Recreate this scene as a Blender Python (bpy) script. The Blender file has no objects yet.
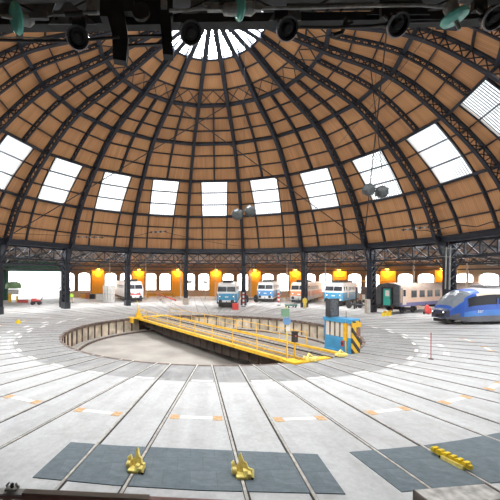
import bpy, math, random
from math import sin, cos, radians, pi, atan2, hypot, sqrt
from mathutils import Vector, Matrix
random.seed(7)
SC = bpy.context.scene
COL = SC.collection
V = Vector

# ------------------------------------------------------------------ camera numbers
F, CX, CY = 351.28, 192.97, 276.48
CAMX, CAMY, CAMH, YAW, ROLL = -1.398, -30.755, 4.622, 0.005, 0.004
RIB0 = 13.96            # azimuth of one dome rib, the others every 20 degrees
TRK0 = 8.96             # azimuth of one track, the others every 10 degrees
PC = V((-0.14, -0.6, 0))  # centre of the turntable pit
PR = 11.95              # pit radius
PD = 1.5                # pit depth
RO = 52.0               # outer wall radius

def W(px, py, z):       # point seen at a pixel of the photo, z metres ahead
    return V((CAMX + (px - CX) / F * z - YAW * z, CAMY + z, CAMH - (py - CY) / F * z))
def G(px, py, h=0.0):   # same on the horizontal plane at height h
    return W(px, py, F * (CAMH - h) / (py - CY))
def P(r, deg, h=0.0):
    return V((r * sin(radians(deg)), r * cos(radians(deg)), h))

# ------------------------------------------------------------------ materials
def mat(name, col, rough=0.6, metal=0.0, var=0.0, scale=3.0, bump=0.0, emit=0.0, ecol=None, spec=0.5, detail=4.0):
    m = bpy.data.materials.new(name); m.use_nodes = True
    nt = m.node_tree; b = nt.nodes['Principled BSDF']
    c = (*col, 1)
    b.inputs['Base Color'].default_value = c
    b.inputs['Roughness'].default_value = rough
    b.inputs['Metallic'].default_value = metal
    b.inputs['Specular IOR Level'].default_value = spec
    if emit:
        b.inputs['Emission Color'].default_value = (*(ecol or col), 1)
        b.inputs['Emission Strength'].default_value = emit
    if var or bump:
        tc = nt.nodes.new('ShaderNodeTexCoord')
        no = nt.nodes.new('ShaderNodeTexNoise'); no.inputs['Scale'].default_value = scale; no.inputs['Detail'].default_value = detail
        nt.links.new(tc.outputs['Object'], no.inputs['Vector'])
        if var:
            mx = nt.nodes.new('ShaderNodeMix'); mx.data_type = 'RGBA'
            mx.inputs[6].default_value = (*[x * (1 - var) for x in col], 1)
            mx.inputs[7].default_value = (*[min(1, x * (1 + var)) for x in col], 1)
            rp = nt.nodes.new('ShaderNodeMapRange'); rp.inputs[1].default_value = .3; rp.inputs[2].default_value = .7
            nt.links.new(no.outputs['Fac'], rp.inputs[0]); nt.links.new(rp.outputs[0], mx.inputs[0])
            nt.links.new(mx.outputs[2], b.inputs['Base Color'])
        if bump:
            bp = nt.nodes.new('ShaderNodeBump'); bp.inputs['Strength'].default_value = bump; bp.inputs['Distance'].default_value = .02
            nt.links.new(no.outputs['Fac'], bp.inputs['Height']); nt.links.new(bp.outputs[0], b.inputs['Normal'])
    return m

def math_node(nt, op, a, b=None):
    n = nt.nodes.new('ShaderNodeMath'); n.operation = op
    for i, v in enumerate((a, b)):
        if v is None: continue
        if isinstance(v, (int, float)): n.inputs[i].default_value = v
        else: nt.links.new(v, n.inputs[i])
    return n.outputs[0]
def mixc(nt, fac, a, b, mode='MIX'):
    n = nt.nodes.new('ShaderNodeMix'); n.data_type = 'RGBA'; n.blend_type = mode
    for i, v in ((0, fac), (6, a), (7, b)):
        if isinstance(v, (int, float)): n.inputs[i].default_value = v
        elif isinstance(v, tuple): n.inputs[i].default_value = (*v, 1)
        else: nt.links.new(v, n.inputs[i])
    return n.outputs[2]
def maprange(nt, v, a, b, c=0.0, d=1.0):
    n = nt.nodes.new('ShaderNodeMapRange')
    nt.links.new(v, n.inputs[0])
    for i, x in enumerate((a, b, c, d)): n.inputs[i + 1].default_value = x
    return n.outputs[0]

def floor_material():
    m = bpy.data.materials.new('concrete'); m.use_nodes = True
    nt = m.node_tree; b = nt.nodes['Principled BSDF']; b.inputs['Roughness'].default_value = .62
    b.inputs['Specular IOR Level'].default_value = .35
    tc = nt.nodes.new('ShaderNodeTexCoord'); sp = nt.nodes.new('ShaderNodeSeparateXYZ')
    nt.links.new(tc.outputs['Object'], sp.inputs[0])
    x, y = sp.outputs[0], sp.outputs[1]
    r = math_node(nt, 'SQRT', math_node(nt, 'ADD', math_node(nt, 'MULTIPLY', x, x), math_node(nt, 'MULTIPLY', y, y)))
    ang = math_node(nt, 'ARCTAN2', x, y)
    def noise(vec, scale, detail=5, rough=.6):
        n = nt.nodes.new('ShaderNodeTexNoise'); n.inputs['Scale'].default_value = scale
        n.inputs['Detail'].default_value = detail; n.inputs['Roughness'].default_value = rough
        nt.links.new(vec, n.inputs['Vector']); return n.outputs['Fac']
    cb = nt.nodes.new('ShaderNodeCombineXYZ')
    nt.links.new(math_node(nt, 'MULTIPLY', ang, 30.0), cb.inputs[0]); nt.links.new(math_node(nt, 'MULTIPLY', r, .22), cb.inputs[1])
    streak = noise(cb.outputs[0], 1.0)
    big = noise(tc.outputs['Object'], .22, 6, .65)
    mid = noise(tc.outputs['Object'], 1.1, 8, .7)
    fine = noise(tc.outputs['Object'], 7.0, 8, .75)
    base = mixc(nt, maprange(nt, fine, .3, .7), (.44, .462, .48), (.585, .612, .634))
    # greyer old slabs close to the pit
    ring = maprange(nt, r, 15.3, 15.45, 1.0, 0.0)
    inner = mixc(nt, maprange(nt, streak, .35, .7), (.17, .178, .183), (.33, .34, .345))
    c1 = mixc(nt, math_node(nt, 'MULTIPLY', ring, .95), base, inner)
    # wear along the tracks farther out, at the back
    out = math_node(nt, 'MULTIPLY', maprange(nt, streak, .40, .62), .8)
    far = maprange(nt, y, -9.0, 2.0, .3, 1.0)
    c2 = mixc(nt, math_node(nt, 'MULTIPLY', out, far), c1, (.2, .2, .205))
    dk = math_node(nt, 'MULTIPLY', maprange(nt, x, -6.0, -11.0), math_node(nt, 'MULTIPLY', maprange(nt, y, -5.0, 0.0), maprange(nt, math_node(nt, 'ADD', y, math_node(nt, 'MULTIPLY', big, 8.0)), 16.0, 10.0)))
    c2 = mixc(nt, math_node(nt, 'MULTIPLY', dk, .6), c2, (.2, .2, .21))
    c2 = mixc(nt, math_node(nt, 'MULTIPLY', maprange(nt, y, -4.0, 12.0), .35), c2, (.44, .40, .37))  # warm lamp tint at the back, put into the floor colour
    st = math_node(nt, 'MULTIPLY', maprange(nt, mid, .5, .64), .6)
    c3 = mixc(nt, st, c2, (.37, .385, .395))
    # dark patch zones
    c4 = mixc(nt, math_node(nt, 'MULTIPLY', maprange(nt, big, .52, .66), .45), c3, (.34, .34, .36))
    # small dark specks
    vo = nt.nodes.new('ShaderNodeTexNoise'); vo.inputs['Scale'].default_value = 3.2; vo.inputs['Detail'].default_value = 10; vo.inputs['Roughness'].default_value = .8
    nt.links.new(tc.outputs['Object'], vo.inputs['Vector'])
    c5 = mixc(nt, math_node(nt, 'MULTIPLY', maprange(nt, vo.outputs['Fac'], .6, .68), .6), c4, (.22, .22, .23))
    nt.links.new(c5, b.inputs['Base Color'])
    bp = nt.nodes.new('ShaderNodeBump'); bp.inputs['Strength'].default_value = .25; bp.inputs['Distance'].default_value = .01
    nt.links.new(fine, bp.inputs['Height']); nt.links.new(bp.outputs[0], b.inputs['Normal'])
    return m

def plank_material():
    m = bpy.data.materials.new('pine_boarding'); m.use_nodes = True
    nt = m.node_tree; b = nt.nodes['Principled BSDF']; b.inputs['Roughness'].default_value = .65
    b.inputs['Specular IOR Level'].default_value = .25
    uv = nt.nodes.new('ShaderNodeUVMap'); uv.uv_map = 'UVMap'
    sp = nt.nodes.new('ShaderNodeSeparateXYZ'); nt.links.new(uv.outputs[0], sp.inputs[0])
    u, v = sp.outputs[0], sp.outputs[1]
    oi = nt.nodes.new('ShaderNodeObjectInfo')
    w = math_node(nt, 'MULTIPLY', u, 1 / .22)
    idx = math_node(nt, 'FLOOR', w); fr = math_node(nt, 'FRACT', w)
    row = math_node(nt, 'FLOOR', v)
    cb = nt.nodes.new('ShaderNodeCombineXYZ'); nt.links.new(idx, cb.inputs[0]); nt.links.new(row, cb.inputs[1]); nt.links.new(math_node(nt, 'MULTIPLY', oi.outputs['Random'], 97.0), cb.inputs[2])
    wn = nt.nodes.new('ShaderNodeTexWhiteNoise'); nt.links.new(cb.outputs[0], wn.inputs['Vector'])
    # each panel between two purlins and two posts has a tone of its own
    cb2 = nt.nodes.new('ShaderNodeCombineXYZ'); nt.links.new(row, cb2.inputs[1]); nt.links.new(math_node(nt, 'MULTIPLY', oi.outputs['Random'], 31.0), cb2.inputs[2])
    nt.links.new(math_node(nt, 'FLOOR', math_node(nt, 'MULTIPLY', u, .45)), cb2.inputs[0])
    wn2 = nt.nodes.new('ShaderNodeTexWhiteNoise'); nt.links.new(cb2.outputs[0], wn2.inputs['Vector'])
    c = mixc(nt, wn.outputs['Value'], (.43, .222, .106), (.53, .282, .14))
    c = mixc(nt, math_node(nt, 'MULTIPLY', wn2.outputs['Value'], .5), c, (.56, .31, .14))
    groove = maprange(nt, math_node(nt, 'ABSOLUTE', math_node(nt, 'SUBTRACT', fr, .5)), .42, .5)
    c = mixc(nt, math_node(nt, 'MULTIPLY', groove, .55), c, (.13, .06, .03))
    # rain stains
    no = nt.nodes.new('ShaderNodeTexNoise'); no.inputs['Scale'].default_value = 1.0; no.inputs['Detail'].default_value = 5
    mp = nt.nodes.new('ShaderNodeMapping'); mp.inputs['Scale'].default_value = (2.2, .25, 1)
    nt.links.new(uv.outputs[0], mp.inputs[0]); nt.links.new(mp.outputs[0], no.inputs['Vector'])
    c = mixc(nt, math_node(nt, 'MULTIPLY', maprange(nt, no.outputs['Fac'], .52, .75), .4), c, (.22, .1, .06))
    nt.links.new(c, b.inputs['Base Color'])
    return m

def brick_material(name, c1, c2, mortar, scale=1.0):
    m = bpy.data.materials.new(name); m.use_nodes = True
    nt = m.node_tree; b = nt.nodes['Principled BSDF']; b.inputs['Roughness'].default_value = .85
    tc = nt.nodes.new('ShaderNodeTexCoord'); sp = nt.nodes.new('ShaderNodeSeparateXYZ'); nt.links.new(tc.outputs['Object'], sp.inputs[0])
    cb = nt.nodes.new('ShaderNodeCombineXYZ'); nt.links.new(sp.outputs[0], cb.inputs[0]); nt.links.new(sp.outputs[2], cb.inputs[1])
    br = nt.nodes.new('ShaderNodeTexBrick'); nt.links.new(cb.outputs[0], br.inputs['Vector'])
    br.inputs['Color1'].default_value = (*c1, 1); br.inputs['Color2'].default_value = (*c2, 1); br.inputs['Mortar'].default_value = (*mortar, 1)
    br.inputs['Scale'].default_value = scale; br.inputs['Brick Width'].default_value = .24; br.inputs['Row Height'].default_value = .08; br.inputs['Mortar Size'].default_value = .008
    nt.links.new(br.outputs['Color'], b.inputs['Base Color'])
    return m

def hazard_material():
    m = bpy.data.materials.new('hazard_stripes'); m.use_nodes = True
    nt = m.node_tree; b = nt.nodes['Principled BSDF']; b.inputs['Roughness'].default_value = .5
    tc = nt.nodes.new('ShaderNodeTexCoord'); sp = nt.nodes.new('ShaderNodeSeparateXYZ'); nt.links.new(tc.outputs['Object'], sp.inputs[0])
    s = math_node(nt, 'FRACT', math_node(nt, 'MULTIPLY', math_node(nt, 'ADD', sp.outputs[0], sp.outputs[2]), 1.55))
    f = math_node(nt, 'GREATER_THAN', s, .5)
    nt.links.new(mixc(nt, f, (.80, .50, .03), (.03, .03, .03)), b.inputs['Base Color'])
    return m

def mat_rubber():
    m = bpy.data.materials.new('rubber_crossing'); m.use_nodes = True
    nt = m.node_tree; b = nt.nodes['Principled BSDF']; b.inputs['Roughness'].default_value = .7
    tc = nt.nodes.new('ShaderNodeTexCoord')
    n1 = nt.nodes.new('ShaderNodeTexNoise'); n1.inputs['Scale'].default_value = 2.6; n1.inputs['Detail'].default_value = 8; n1.inputs['Roughness'].default_value = .7
    mp = nt.nodes.new('ShaderNodeMapping'); mp.inputs['Scale'].default_value = (1, 1.8, 1); nt.links.new(tc.outputs['Object'], mp.inputs[0]); nt.links.new(mp.outputs[0], n1.inputs['Vector'])
    n2 = nt.nodes.new('ShaderNodeTexWave'); n2.inputs['Scale'].default_value = 7.0; n2.inputs['Distortion'].default_value = 1.0; n2.bands_direction = 'Y'
    nt.links.new(tc.outputs['Object'], n2.inputs['Vector'])
    vo = nt.nodes.new('ShaderNodeTexBrick'); vo.inputs['Scale'].default_value = 1.0; vo.inputs['Brick Width'].default_value = .62; vo.inputs['Row Height'].default_value = .6
    vo.inputs['Mortar Size'].default_value = .012; vo.inputs['Color1'].default_value = (1, 1, 1, 1); vo.inputs['Color2'].default_value = (.86, .88, .9, 1); vo.inputs['Mortar'].default_value = (.8, .81, .83, 1)
    nt.links.new(tc.outputs['Object'], vo.inputs['Vector'])
    c = mixc(nt, maprange(nt, n1.outputs['Fac'], .3, .7), (.095, .135, .16), (.19, .24, .275))
    c = mixc(nt, math_node(nt, 'MULTIPLY', n2.outputs['Fac'], .45), c, (.09, .12, .14))
    c = mixc(nt, 1.0, c, vo.outputs['Color'], 'MULTIPLY')
    nt.links.new(c, b.inputs['Base Color'])
    return m

M = dict(
    floor=floor_material(), wood=plank_material(), hazard=hazard_material(), rubber=mat_rubber(),
    steel=mat('blue_black_steel', (.021, .025, .036), .5, .25, .3, 1.2),
    steel2=mat('dark_grey_steel', (.055, .06, .07), .55, .3, .3, 2.0),
    gantry=mat('gantry_steel', (.024, .025, .026), .7, .1, .4, 8.0, .2),
    gantry_l=mat('weathered_gantry_plate', (.14, .145, .145), .65, .2, .35, 9.0, .2),
    galv=mat('galvanised_steel', (.30, .31, .30), .5, .3, .3, 14.0),
    rail=mat('worn_rail_steel', (.46, .45, .43), .5, .1, .3, 6.0),
    groove=mat('flangeway_dirt', (.035, .033, .033), .9, 0, .4, 9.0),
    pitfloor=mat('pit_concrete', (.30, .285, .265), .85, 0, .22, .5, .1, detail=9.0),
    pitwall=mat('pit_wall_stone', (.52, .45, .35), .9, 0, .45, 1.2, .2),
    coping=mat('rusty_coping', (.14, .10, .085), .8, .1, .5, 2.5),
    brick=brick_material('wall_brick', (.50, .33, .22), (.60, .42, .29), (.55, .47, .4)),
    ochre=brick_material('ochre_glow_brick', (.74, .36, .04), (.80, .42, .06), (.68, .38, .09)),  # orange lamp glow on the piers is put into this brick colour
    brick2=brick_material('brown_brick', (.16, .105, .075), (.21, .135, .095), (.2, .16, .13)),
    plaster=mat('cream_plaster', (.47, .41, .35), .85, 0, .15, .6),
    roofwood=mat('roof_boards', (.21, .135, .095), .75, 0, .3, 1.0),
    beige_steel=mat('beige_steel', (.5, .42, .33), .6, .1, .2, 2.0),
    pane=mat('daylight_pane', (.9, .93, .95), .3, 0, emit=1.35, ecol=(.95, .975, 1.0)),
    pane_boosted=mat('boosted_rear_pane', (.9, .93, .95), .3, 0, emit=20.0, ecol=(1.0, .985, .95)),  # unseen rear panes, glow raised to light the train fronts
    oculus=mat('oculus_pane', (.9, .93, .95), .3, 0, emit=85.0, ecol=(.97, .985, 1.0)),
    wpane=mat('window_daylight', (.9, .92, .95), .3, 0, emit=5.0, ecol=(1.0, .985, .96)),
    skylight=mat('roof_skylight', (.9, .92, .95), .3, 0, emit=15.0, ecol=(1.0, .99, .97)),
    barlight=mat('pale_glazing_bar', (.13, .15, .17), .5, .2),
    frame=mat('window_frame_paint', (.62, .58, .54), .6),
    green=mat('green_door_paint', (.07, .20, .15), .5, 0, .2, 1.0),
    yellow=mat('yellow_paint', (.80, .48, .03), .5, 0, .22, 3.0),
    yellow2=mat('pale_yellow_casting', (.92, .72, .22), .5, 0, .25, 9.0, .3),
    lemon=mat('bright_yellow_paint', (.86, .62, .02), .5, 0, .2, 8.0),
    girder=mat('rusty_girder', (.05, .034, .028), .8, .1, .4, 1.6),
    deck=mat('deck_timber', (.20, .165, .135), .85, 0, .35, 2.2, .2),
    blue=mat('cab_blue', (.06, .32, .62), .45, 0, .12, 2.0),
    glass=mat('dark_glass', (.022, .025, .032), .25, 0, spec=.12),
    clearglass=mat('pale_glass', (.78, .75, .70), .1, 0, spec=.8),
    loco_white=mat('loco_white', (.72, .72, .72), .4, 0, .06, 1.0),
    loco_grey=mat('loco_grey', (.42, .41, .40), .5, 0, .15, 1.0),
    loco_blue=mat('loco_blue', (.06, .30, .52), .4, 0, .12, 1.0),
    loco_blue2=mat('loco_mid_blue', (.09, .26, .52), .4, 0, .12, 1.0),
    loco_orange=mat('loco_orange', (.60, .22, .10), .5, 0, .15, 1.0),
    loco_red=mat('loco_red', (.55, .09, .09), .45, 0, .1, 1.0),
    loco_cream=mat('loco_cream', (.66, .56, .46), .5, 0, .1, 1.0),
    under=mat('underframe_black', (.045, .042, .042), .7, .2, .4, 2.0),
    roofgrey=mat('roof_grey', (.20, .20, .21), .6, .1, .2, 2.0),
    lamp=mat('headlamp', (1, .97, .9), .3, emit=1.2),
    coach=mat('coach_beige', (.68, .47, .35), .5, 0, .08, .8),
    coach_roof=mat('coach_roof', (.50, .40, .34), .6, 0, .15, 1.0),
    coach_end=mat('coach_end_dark', (.085, .09, .10), .6, .1, .3, 2.0),
    violet=mat('violet_stripe', (.13, .13, .30), .5),
    teal=mat('teal_door', (.05, .42, .34), .4),
    tblue=mat('railcar_blue', (.035, .11, .46), .3, 0, .12, .8),
    tblue2=mat('railcar_mid_blue', (.06, .20, .55), .35, 0, .3, .6),
    tgrey=mat('railcar_grey', (.34, .34, .37), .4, .2, .1, 1.0),
    tskirt=mat('railcar_skirt', (.13, .135, .16), .45, .1, .2, 1.2),
    tnose=mat('railcar_nose', (.05, .06, .11), .4, 0, .2, 1.5),
    tscreen=mat('railcar_windscreen', (.2, .23, .27), .15, 0, spec=.5),  # pale reflection on the glass is put into its colour
    treflect=mat('railcar_cream_reflection', (.72, .60, .49), .4),  # pinkish reflection along the upper side, put in as a coloured band
    white=mat('white_paint', (.80, .80, .80), .6, 0, .06, 6.0),
    floorwhite=mat('worn_white_line', (.80, .80, .79), .7, 0, .12, 5.0),
    orange_mark=mat('worn_orange_mark', (.56, .36, .19), .75, 0, .3, 8.0),
    red=mat('red_paint', (.60, .06, .05), .5, 0, .15, 3.0),
    redbrown=mat('red_brown_paint', (.27, .13, .105), .55, .1, .2, 10.0),
    black=mat('black_rubber', (.02, .02, .021), .5),
    cable=mat('black_cable', (.018, .018, .02), .55),
    porcelain=mat('dark_porcelain', (.022, .022, .024), .18, 0, spec=.7),
    rimmetal=mat('grey_metal_rim', (.28, .28, .30), .35, .7),
    greenglass=mat('green_glass', (.13, .52, .42), .05, 0, .2, 12.0, spec=.9),
    sodium=mat('sodium_bulb', (1, .72, .2), .4, emit=4.5, ecol=(1.0, .66, .12)),
    grey=mat('machine_grey', (.42, .43, .43), .5, .1, .2, 2.0),
    lightgrey=mat('cabinet_grey', (.58, .57, .55), .55, .05, .12, 2.0),
    pgreen=mat('machine_green', (.25, .42, .22), .55, 0, .2, 2.0),
    signgreen=mat('sign_green', (.20, .36, .24), .55, 0, .1, 4.0),
    signblue=mat('sign_blue', (.16, .32, .58), .5),
    mesh_panel=mat('mesh_panel', (.11, .115, .125), .6, .3, .6, 9.0, .3),
    timber=mat('worn_timber_block', (.46, .46, .45), .85, 0, .4, 5.0, .4),
    timber_dark=mat('end_grain', (.10, .08, .07), .9, 0, .4, 9.0),
    skin=mat('skin', (.55, .36, .27), .6),
    lime=mat('lime_jacket', (.50, .85, .08), .6, 0, .1, 5.0),
    hiyellow=mat('yellow_jacket', (.85, .66, .10), .6, 0, .1, 5.0),
    navy=mat('navy_trousers', (.05, .055, .08), .8),
    beige_cloth=mat('beige_trousers', (.45, .38, .30), .8),
    hair=mat('dark_hair', (.04, .03, .025), .7),
    outside=mat('yard_concrete', (.7, .7, .68), .8),
    flood=mat('floodlight_grey', (.07, .08, .085), .5, .3, .3, 3.0),
)

# ------------------------------------------------------------------ mesh builder
class MB:
    def __init__(s): s.v = []; s.f = []; s.uv = None
    def add(s, vs, fs):
        n = len(s.v); s.v += [tuple(v) for v in vs]; s.f += [tuple(i + n for i in f) for f in fs]; return s
    def box(s, c, d, rot=None):
        c = V(c); hx, hy, hz = d[0] / 2, d[1] / 2, d[2] / 2
        vs = [V((x, y, z)) for z in (-hz, hz) for y in (-hy, hy) for x in (-hx, hx)]
        if rot is not None: vs = [rot @ v for v in vs]
        return s.add([c + v for v in vs], [(0, 2, 3, 1), (4, 5, 7, 6), (0, 1, 5, 4), (2, 6, 7, 3), (0, 4, 6, 2), (1, 3, 7, 5)])
    def bar(s, a, b, w, h=None, up=(0, 0, 1)):     # w across, h along 'up'
        a, b = V(a), V(b); h = h or w; d = (b - a)
        if d.length < 1e-6: return s
        d.normalize(); up = V(up); x = d.cross(up)
        if x.length < 1e-4: x = d.cross(V((1, 0, 0)))
        x.normalize(); y = x.cross(d)
        vs = [p + x * (i * w / 2) + y * (j * h / 2) for p in (a, b) for i, j in ((-1, -1), (1, -1), (1, 1), (-1, 1))]
        return s.add(vs, [(0, 1, 2, 3), (7, 6, 5, 4), (0, 4, 5, 1), (1, 5, 6, 2), (2, 6, 7, 3), (3, 7, 4, 0)])
    def tube(s, pts, r, n=8, r2=None):
        pts = [V(p) for p in pts]; m = len(pts); rings = []
        up = V((0, 0, 1))
        for i, p in enumerate(pts):
            d = (pts[min(i + 1, m - 1)] - pts[max(i - 1, 0)]).normalized()
            x = d.cross(up)
            if x.length < 1e-3: x = d.cross(V((1, 0, 0)))
            x.normalize(); y = x.cross(d)
            rr = r if r2 is None else r + (r2 - r) * i / (m - 1)
            rings.append([p + (x * cos(2 * pi * k / n) + y * sin(2 * pi * k / n)) * rr for k in range(n)])
        vs = [v for g in rings for v in g]; fs = []
        for i in range(m - 1):
            for k in range(n):
                a = i * n + k; b = i * n + (k + 1) % n
                fs.append((a, b, b + n, a + n))
        fs.append(tuple(reversed(range(n)))); fs.append(tuple(range((m - 1) * n, m * n)))
        return s.add(vs, fs)
    def lathe(s, prof, c=(0, 0, 0), axis=(0, 0, 1), n=20):
        c = V(c); ax = V(axis).normalized(); q = V((0, 0, 1)).rotation_difference(ax)
        vs = []; fs = []
        for r, z in prof:
            for k in range(n):
                vs.append(c + q @ V((r * cos(2 * pi * k / n), r * sin(2 * pi * k / n), z)))
        m = len(prof)
        for i in range(m - 1):
            for k in range(n):
                a = i * n + k; b = i * n + (k + 1) % n
                fs.append((a, b, b + n, a + n))
        fs.append(tuple(reversed(range(n)))); fs.append(tuple(range((m - 1) * n, m * n)))
        return s.add(vs, fs)
    def ball(s, c, r, n=12, sq=(1, 1, 1)):
        prof = [(max(1e-3, r * sin(pi * i / (n - 2))), -r * cos(pi * i / (n - 2))) for i in range(n - 1)]
        k = len(s.v); s.lathe(prof, (0, 0, 0), n=n)
        c = V(c)
        for i in range(k, len(s.v)):
            v = s.v[i]; s.v[i] = (c.x + v[0] * sq[0], c.y + v[1] * sq[1], c.z + v[2] * sq[2])
        return s
    def prism(s, outline, vec):                     # outline: 3-D points, extruded along vec
        n = len(outline); o = [V(p) for p in outline]; vec = V(vec)
        return s.add(o + [p + vec for p in o], [tuple(reversed(range(n))), tuple(range(n, 2 * n))] + [(i, (i + 1) % n, n + (i + 1) % n, n + i) for i in range(n)])
    def mesh(s, name, m):
        me = bpy.data.meshes.new(name); me.from_pydata(s.v, [], s.f)
        if s.uv:
            ul = me.uv_layers.new(name='UVMap'); i = 0
            for l in me.loops: ul.data[l.index].uv = s.uv[i]; i += 1
        me.materials.append(m); me.update(); 
        return me
    def build(s, name, m, parent=None, smooth=False, bevel=0.0):
        me = s.mesh(name, m)
        o = bpy.data.objects.new(name, me); COL.objects.link(o)
        if smooth:
            for p in me.polygons: p.use_smooth = True
            try: me.set_sharp_from_angle(angle=radians(40))
            except Exception: pass
        if bevel:
            b = o.modifiers.new('Bevel', 'BEVEL'); b.width = bevel; b.segments = 2; b.limit_method = 'ANGLE'
        if parent: o.parent = parent
        return o

def tag(o, label=None, cat=None, group=None, kind=None):
    if label: o['label'] = label
    if cat: o['category'] = cat
    if group: o['group'] = group
    if kind: o['kind'] = kind
    return o
def S(o): o['kind'] = 'structure'; return o
def empty(name, loc=(0, 0, 0), rz=0.0):
    o = bpy.data.objects.new(name, None); COL.objects.link(o); o.location = loc; o.rotation_euler = (0, 0, rz)
    o.empty_display_size = .2
    return o
def copy_tree(o, parent=None):
    c = o.copy(); COL.objects.link(c)
    if parent: c.parent = parent
    for ch in list(o.children): copy_tree(ch, c)
    return c
def dup(o, rz=None, loc=None):
    c = copy_tree(o)
    if rz is not None: c.rotation_euler = (0, 0, rz)
    if loc is not None: c.location = loc
    return c
ORD = ['', 'first', 'second', 'third', 'fourth', 'fifth', 'sixth', 'seventh', 'eighth', 'ninth', 'tenth', 'eleventh', 'twelfth',
       'thirteenth', 'fourteenth', 'fifteenth', 'sixteenth', 'seventeenth', 'eighteenth']

# ================================================================== FLOOR, PIT
def pit_hit(deg, off=0.0, rad=PR):
    """distance along a track direction (lateral offset off) where it meets the pit rim"""
    d = V((sin(radians(deg)), cos(radians(deg)), 0)); n = V((cos(radians(deg)), -sin(radians(deg)), 0))
    o = n * off - PC
    b = o.dot(d); c = o.dot(o) - rad * rad
    return -b + sqrt(b * b - c)
NS = 144
fl = MB(); vs = []; fs = []
for i in range(NS):
    a = 2 * pi * i / NS
    vs.append((PC.x + PR * sin(a), PC.y + PR * cos(a), 0)); vs.append((RO * sin(a), RO * cos(a), 0))
for i in range(NS):
    j = (i + 1) % NS
    fs.append((2 * i, 2 * j, 2 * j + 1, 2 * i + 1))
fl.add(vs, fs)
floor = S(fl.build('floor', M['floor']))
for p in floor.data.polygons:
    pass
pf = MB()
pf.add([(PC.x + (PR + .1) * sin(2 * pi * i / NS), PC.y + (PR + .1) * cos(2 * pi * i / NS), -PD) for i in range(NS)], [tuple(reversed(range(NS)))])
S(pf.build('floor_pit', M['pitfloor']))
pw = MB(); vs = []; fs = []
for i in range(NS):
    a = 2 * pi * i / NS
    for r, z in ((PR, -PD), (PR, -.02)): vs.append((PC.x + r * sin(a), PC.y + r * cos(a), z))
for i in range(NS):
    j = (i + 1) % NS; fs.append((2 * i, 2 * i + 1, 2 * j + 1, 2 * j))
pw.add(vs, fs)
pitwall = S(pw.build('wall_pit', M['pitwall']))
# buttress piers of the pit wall, coping and the circular running rail
pier = MB().box((0, PR - .05, -.78), (.11, .12, 1.4))
p0 = None
for i in range(72):
    a = radians(i * 5 + 1.5)
    if p0 is None:
        p0 = pier.build('pit_pier', M['coping'], pitwall); o = p0
    else:
        o = p0.copy(); COL.objects.link(o)
    o.location = PC; o.rotation_euler = (0, 0, -a)
def ring_mesh(r0, r1, z0, z1, c, n=144, a0=0, a1=2 * pi):
    m = MB(); vs = []; fs = []; full = abs(a1 - a0 - 2 * pi) < 1e-6
    k = n if full else n + 1
    for i in range(k):
        a = a0 + (a1 - a0) * i / n
        for r, z in ((r0, z0), (r1, z0), (r1, z1), (r0, z1)): vs.append((c[0] + r * sin(a), c[1] + r * cos(a), z))
    for i in range(n):
        j = (i + 1) % k
        for q in range(4):
            fs.append((4 * i + q, 4 * j + q, 4 * j + (q + 1) % 4, 4 * i + (q + 1) % 4))
    return m.add(vs, fs)
ring_mesh(PR - .1, PR + .1, -.24, .012, PC).build('pit_coping', M['coping'], pitwall)
t = empty('circular_rail', (PC.x, PC.y, -PD)); tag(t, 'circular running rail on the pit floor along its wall', 'rail')
ring_mesh(10.85, 10.93, .14, .24, (0, 0)).build('railhead', M['rail'], t)
ring_mesh(10.72, 11.06, 0.0, .14, (0, 0)).build('rail_kerb', M['coping'], t)

# ================================================================== TRACKS
def front_label(k):
    return k
GA = .7175
TR = []
special = {9: 'under the foremost blue and white locomotive', 19: 'under the blue and white locomotive standing behind a column',
           29: 'under the orange fronted locomotive', 39: 'under the blue and white locomotive behind the control cab',
           49: 'beside the dark maintenance platform', 59: 'under the beige coach', 79: 'under the blue railcar',
           339: 'under the red and white locomotive', 319: 'running out through the tall bright doorway', 329: 'facing the far end of the turntable bridge',
           189: 'crossing the long mat with a yellow stop on its right hand rail', 179: 'crossing the long mat with a yellow stop on its left hand rail',
           149: 'facing the near end of the turntable bridge', 349: 'running empty between two far columns right of the grey cabinets',
           359: 'running empty just left of the foremost locomotive'}
for k in range(36):
    deg = (TRK0 + 10 * k) % 360
    key = int(round(deg))
    if key in special:
        lab = 'embedded rail track ' + special[key]
    else:
        if 189 < deg < 325: lab = 'embedded rail track, %s clockwise from the track with a stop on its right rail' % ORD[int(round((deg - 188.96) / 10))]
        elif deg < 189: lab = 'embedded rail track, %s anticlockwise from the track with a stop on its left rail' % ORD[int(round((178.96 - deg) / 10))]
        else: lab = 'embedded rail track running out to the far wall'
    tr = empty('rail_track', (0, 0, 0), -radians(deg)); tag(tr, lab, 'railway track', 'rail tracks radiating from the turntable')
    for sgn in (-1, 1):
        y0 = pit_hit(deg, sgn * GA, PR - .1)
        y1 = 70 if key == 319 else (51.0 if not 150 < deg < 260 else 40)
        x = sgn * GA
        rl = MB().box((x, (y0 + y1) / 2, .004), (.065, y1 - y0, .04)).build('rail', M['rail'], tr)
        MB().box((x - sgn * .058, (y0 + y1) / 2, .002), (.05, y1 - y0, .01)).build('flangeway', M['groove'], rl)
        MB().box((x + sgn * .041, (y0 + y1) / 2, .0015), (.018, y1 - y0, .008)).build('rail_joint', M['groove'], rl)

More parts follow.
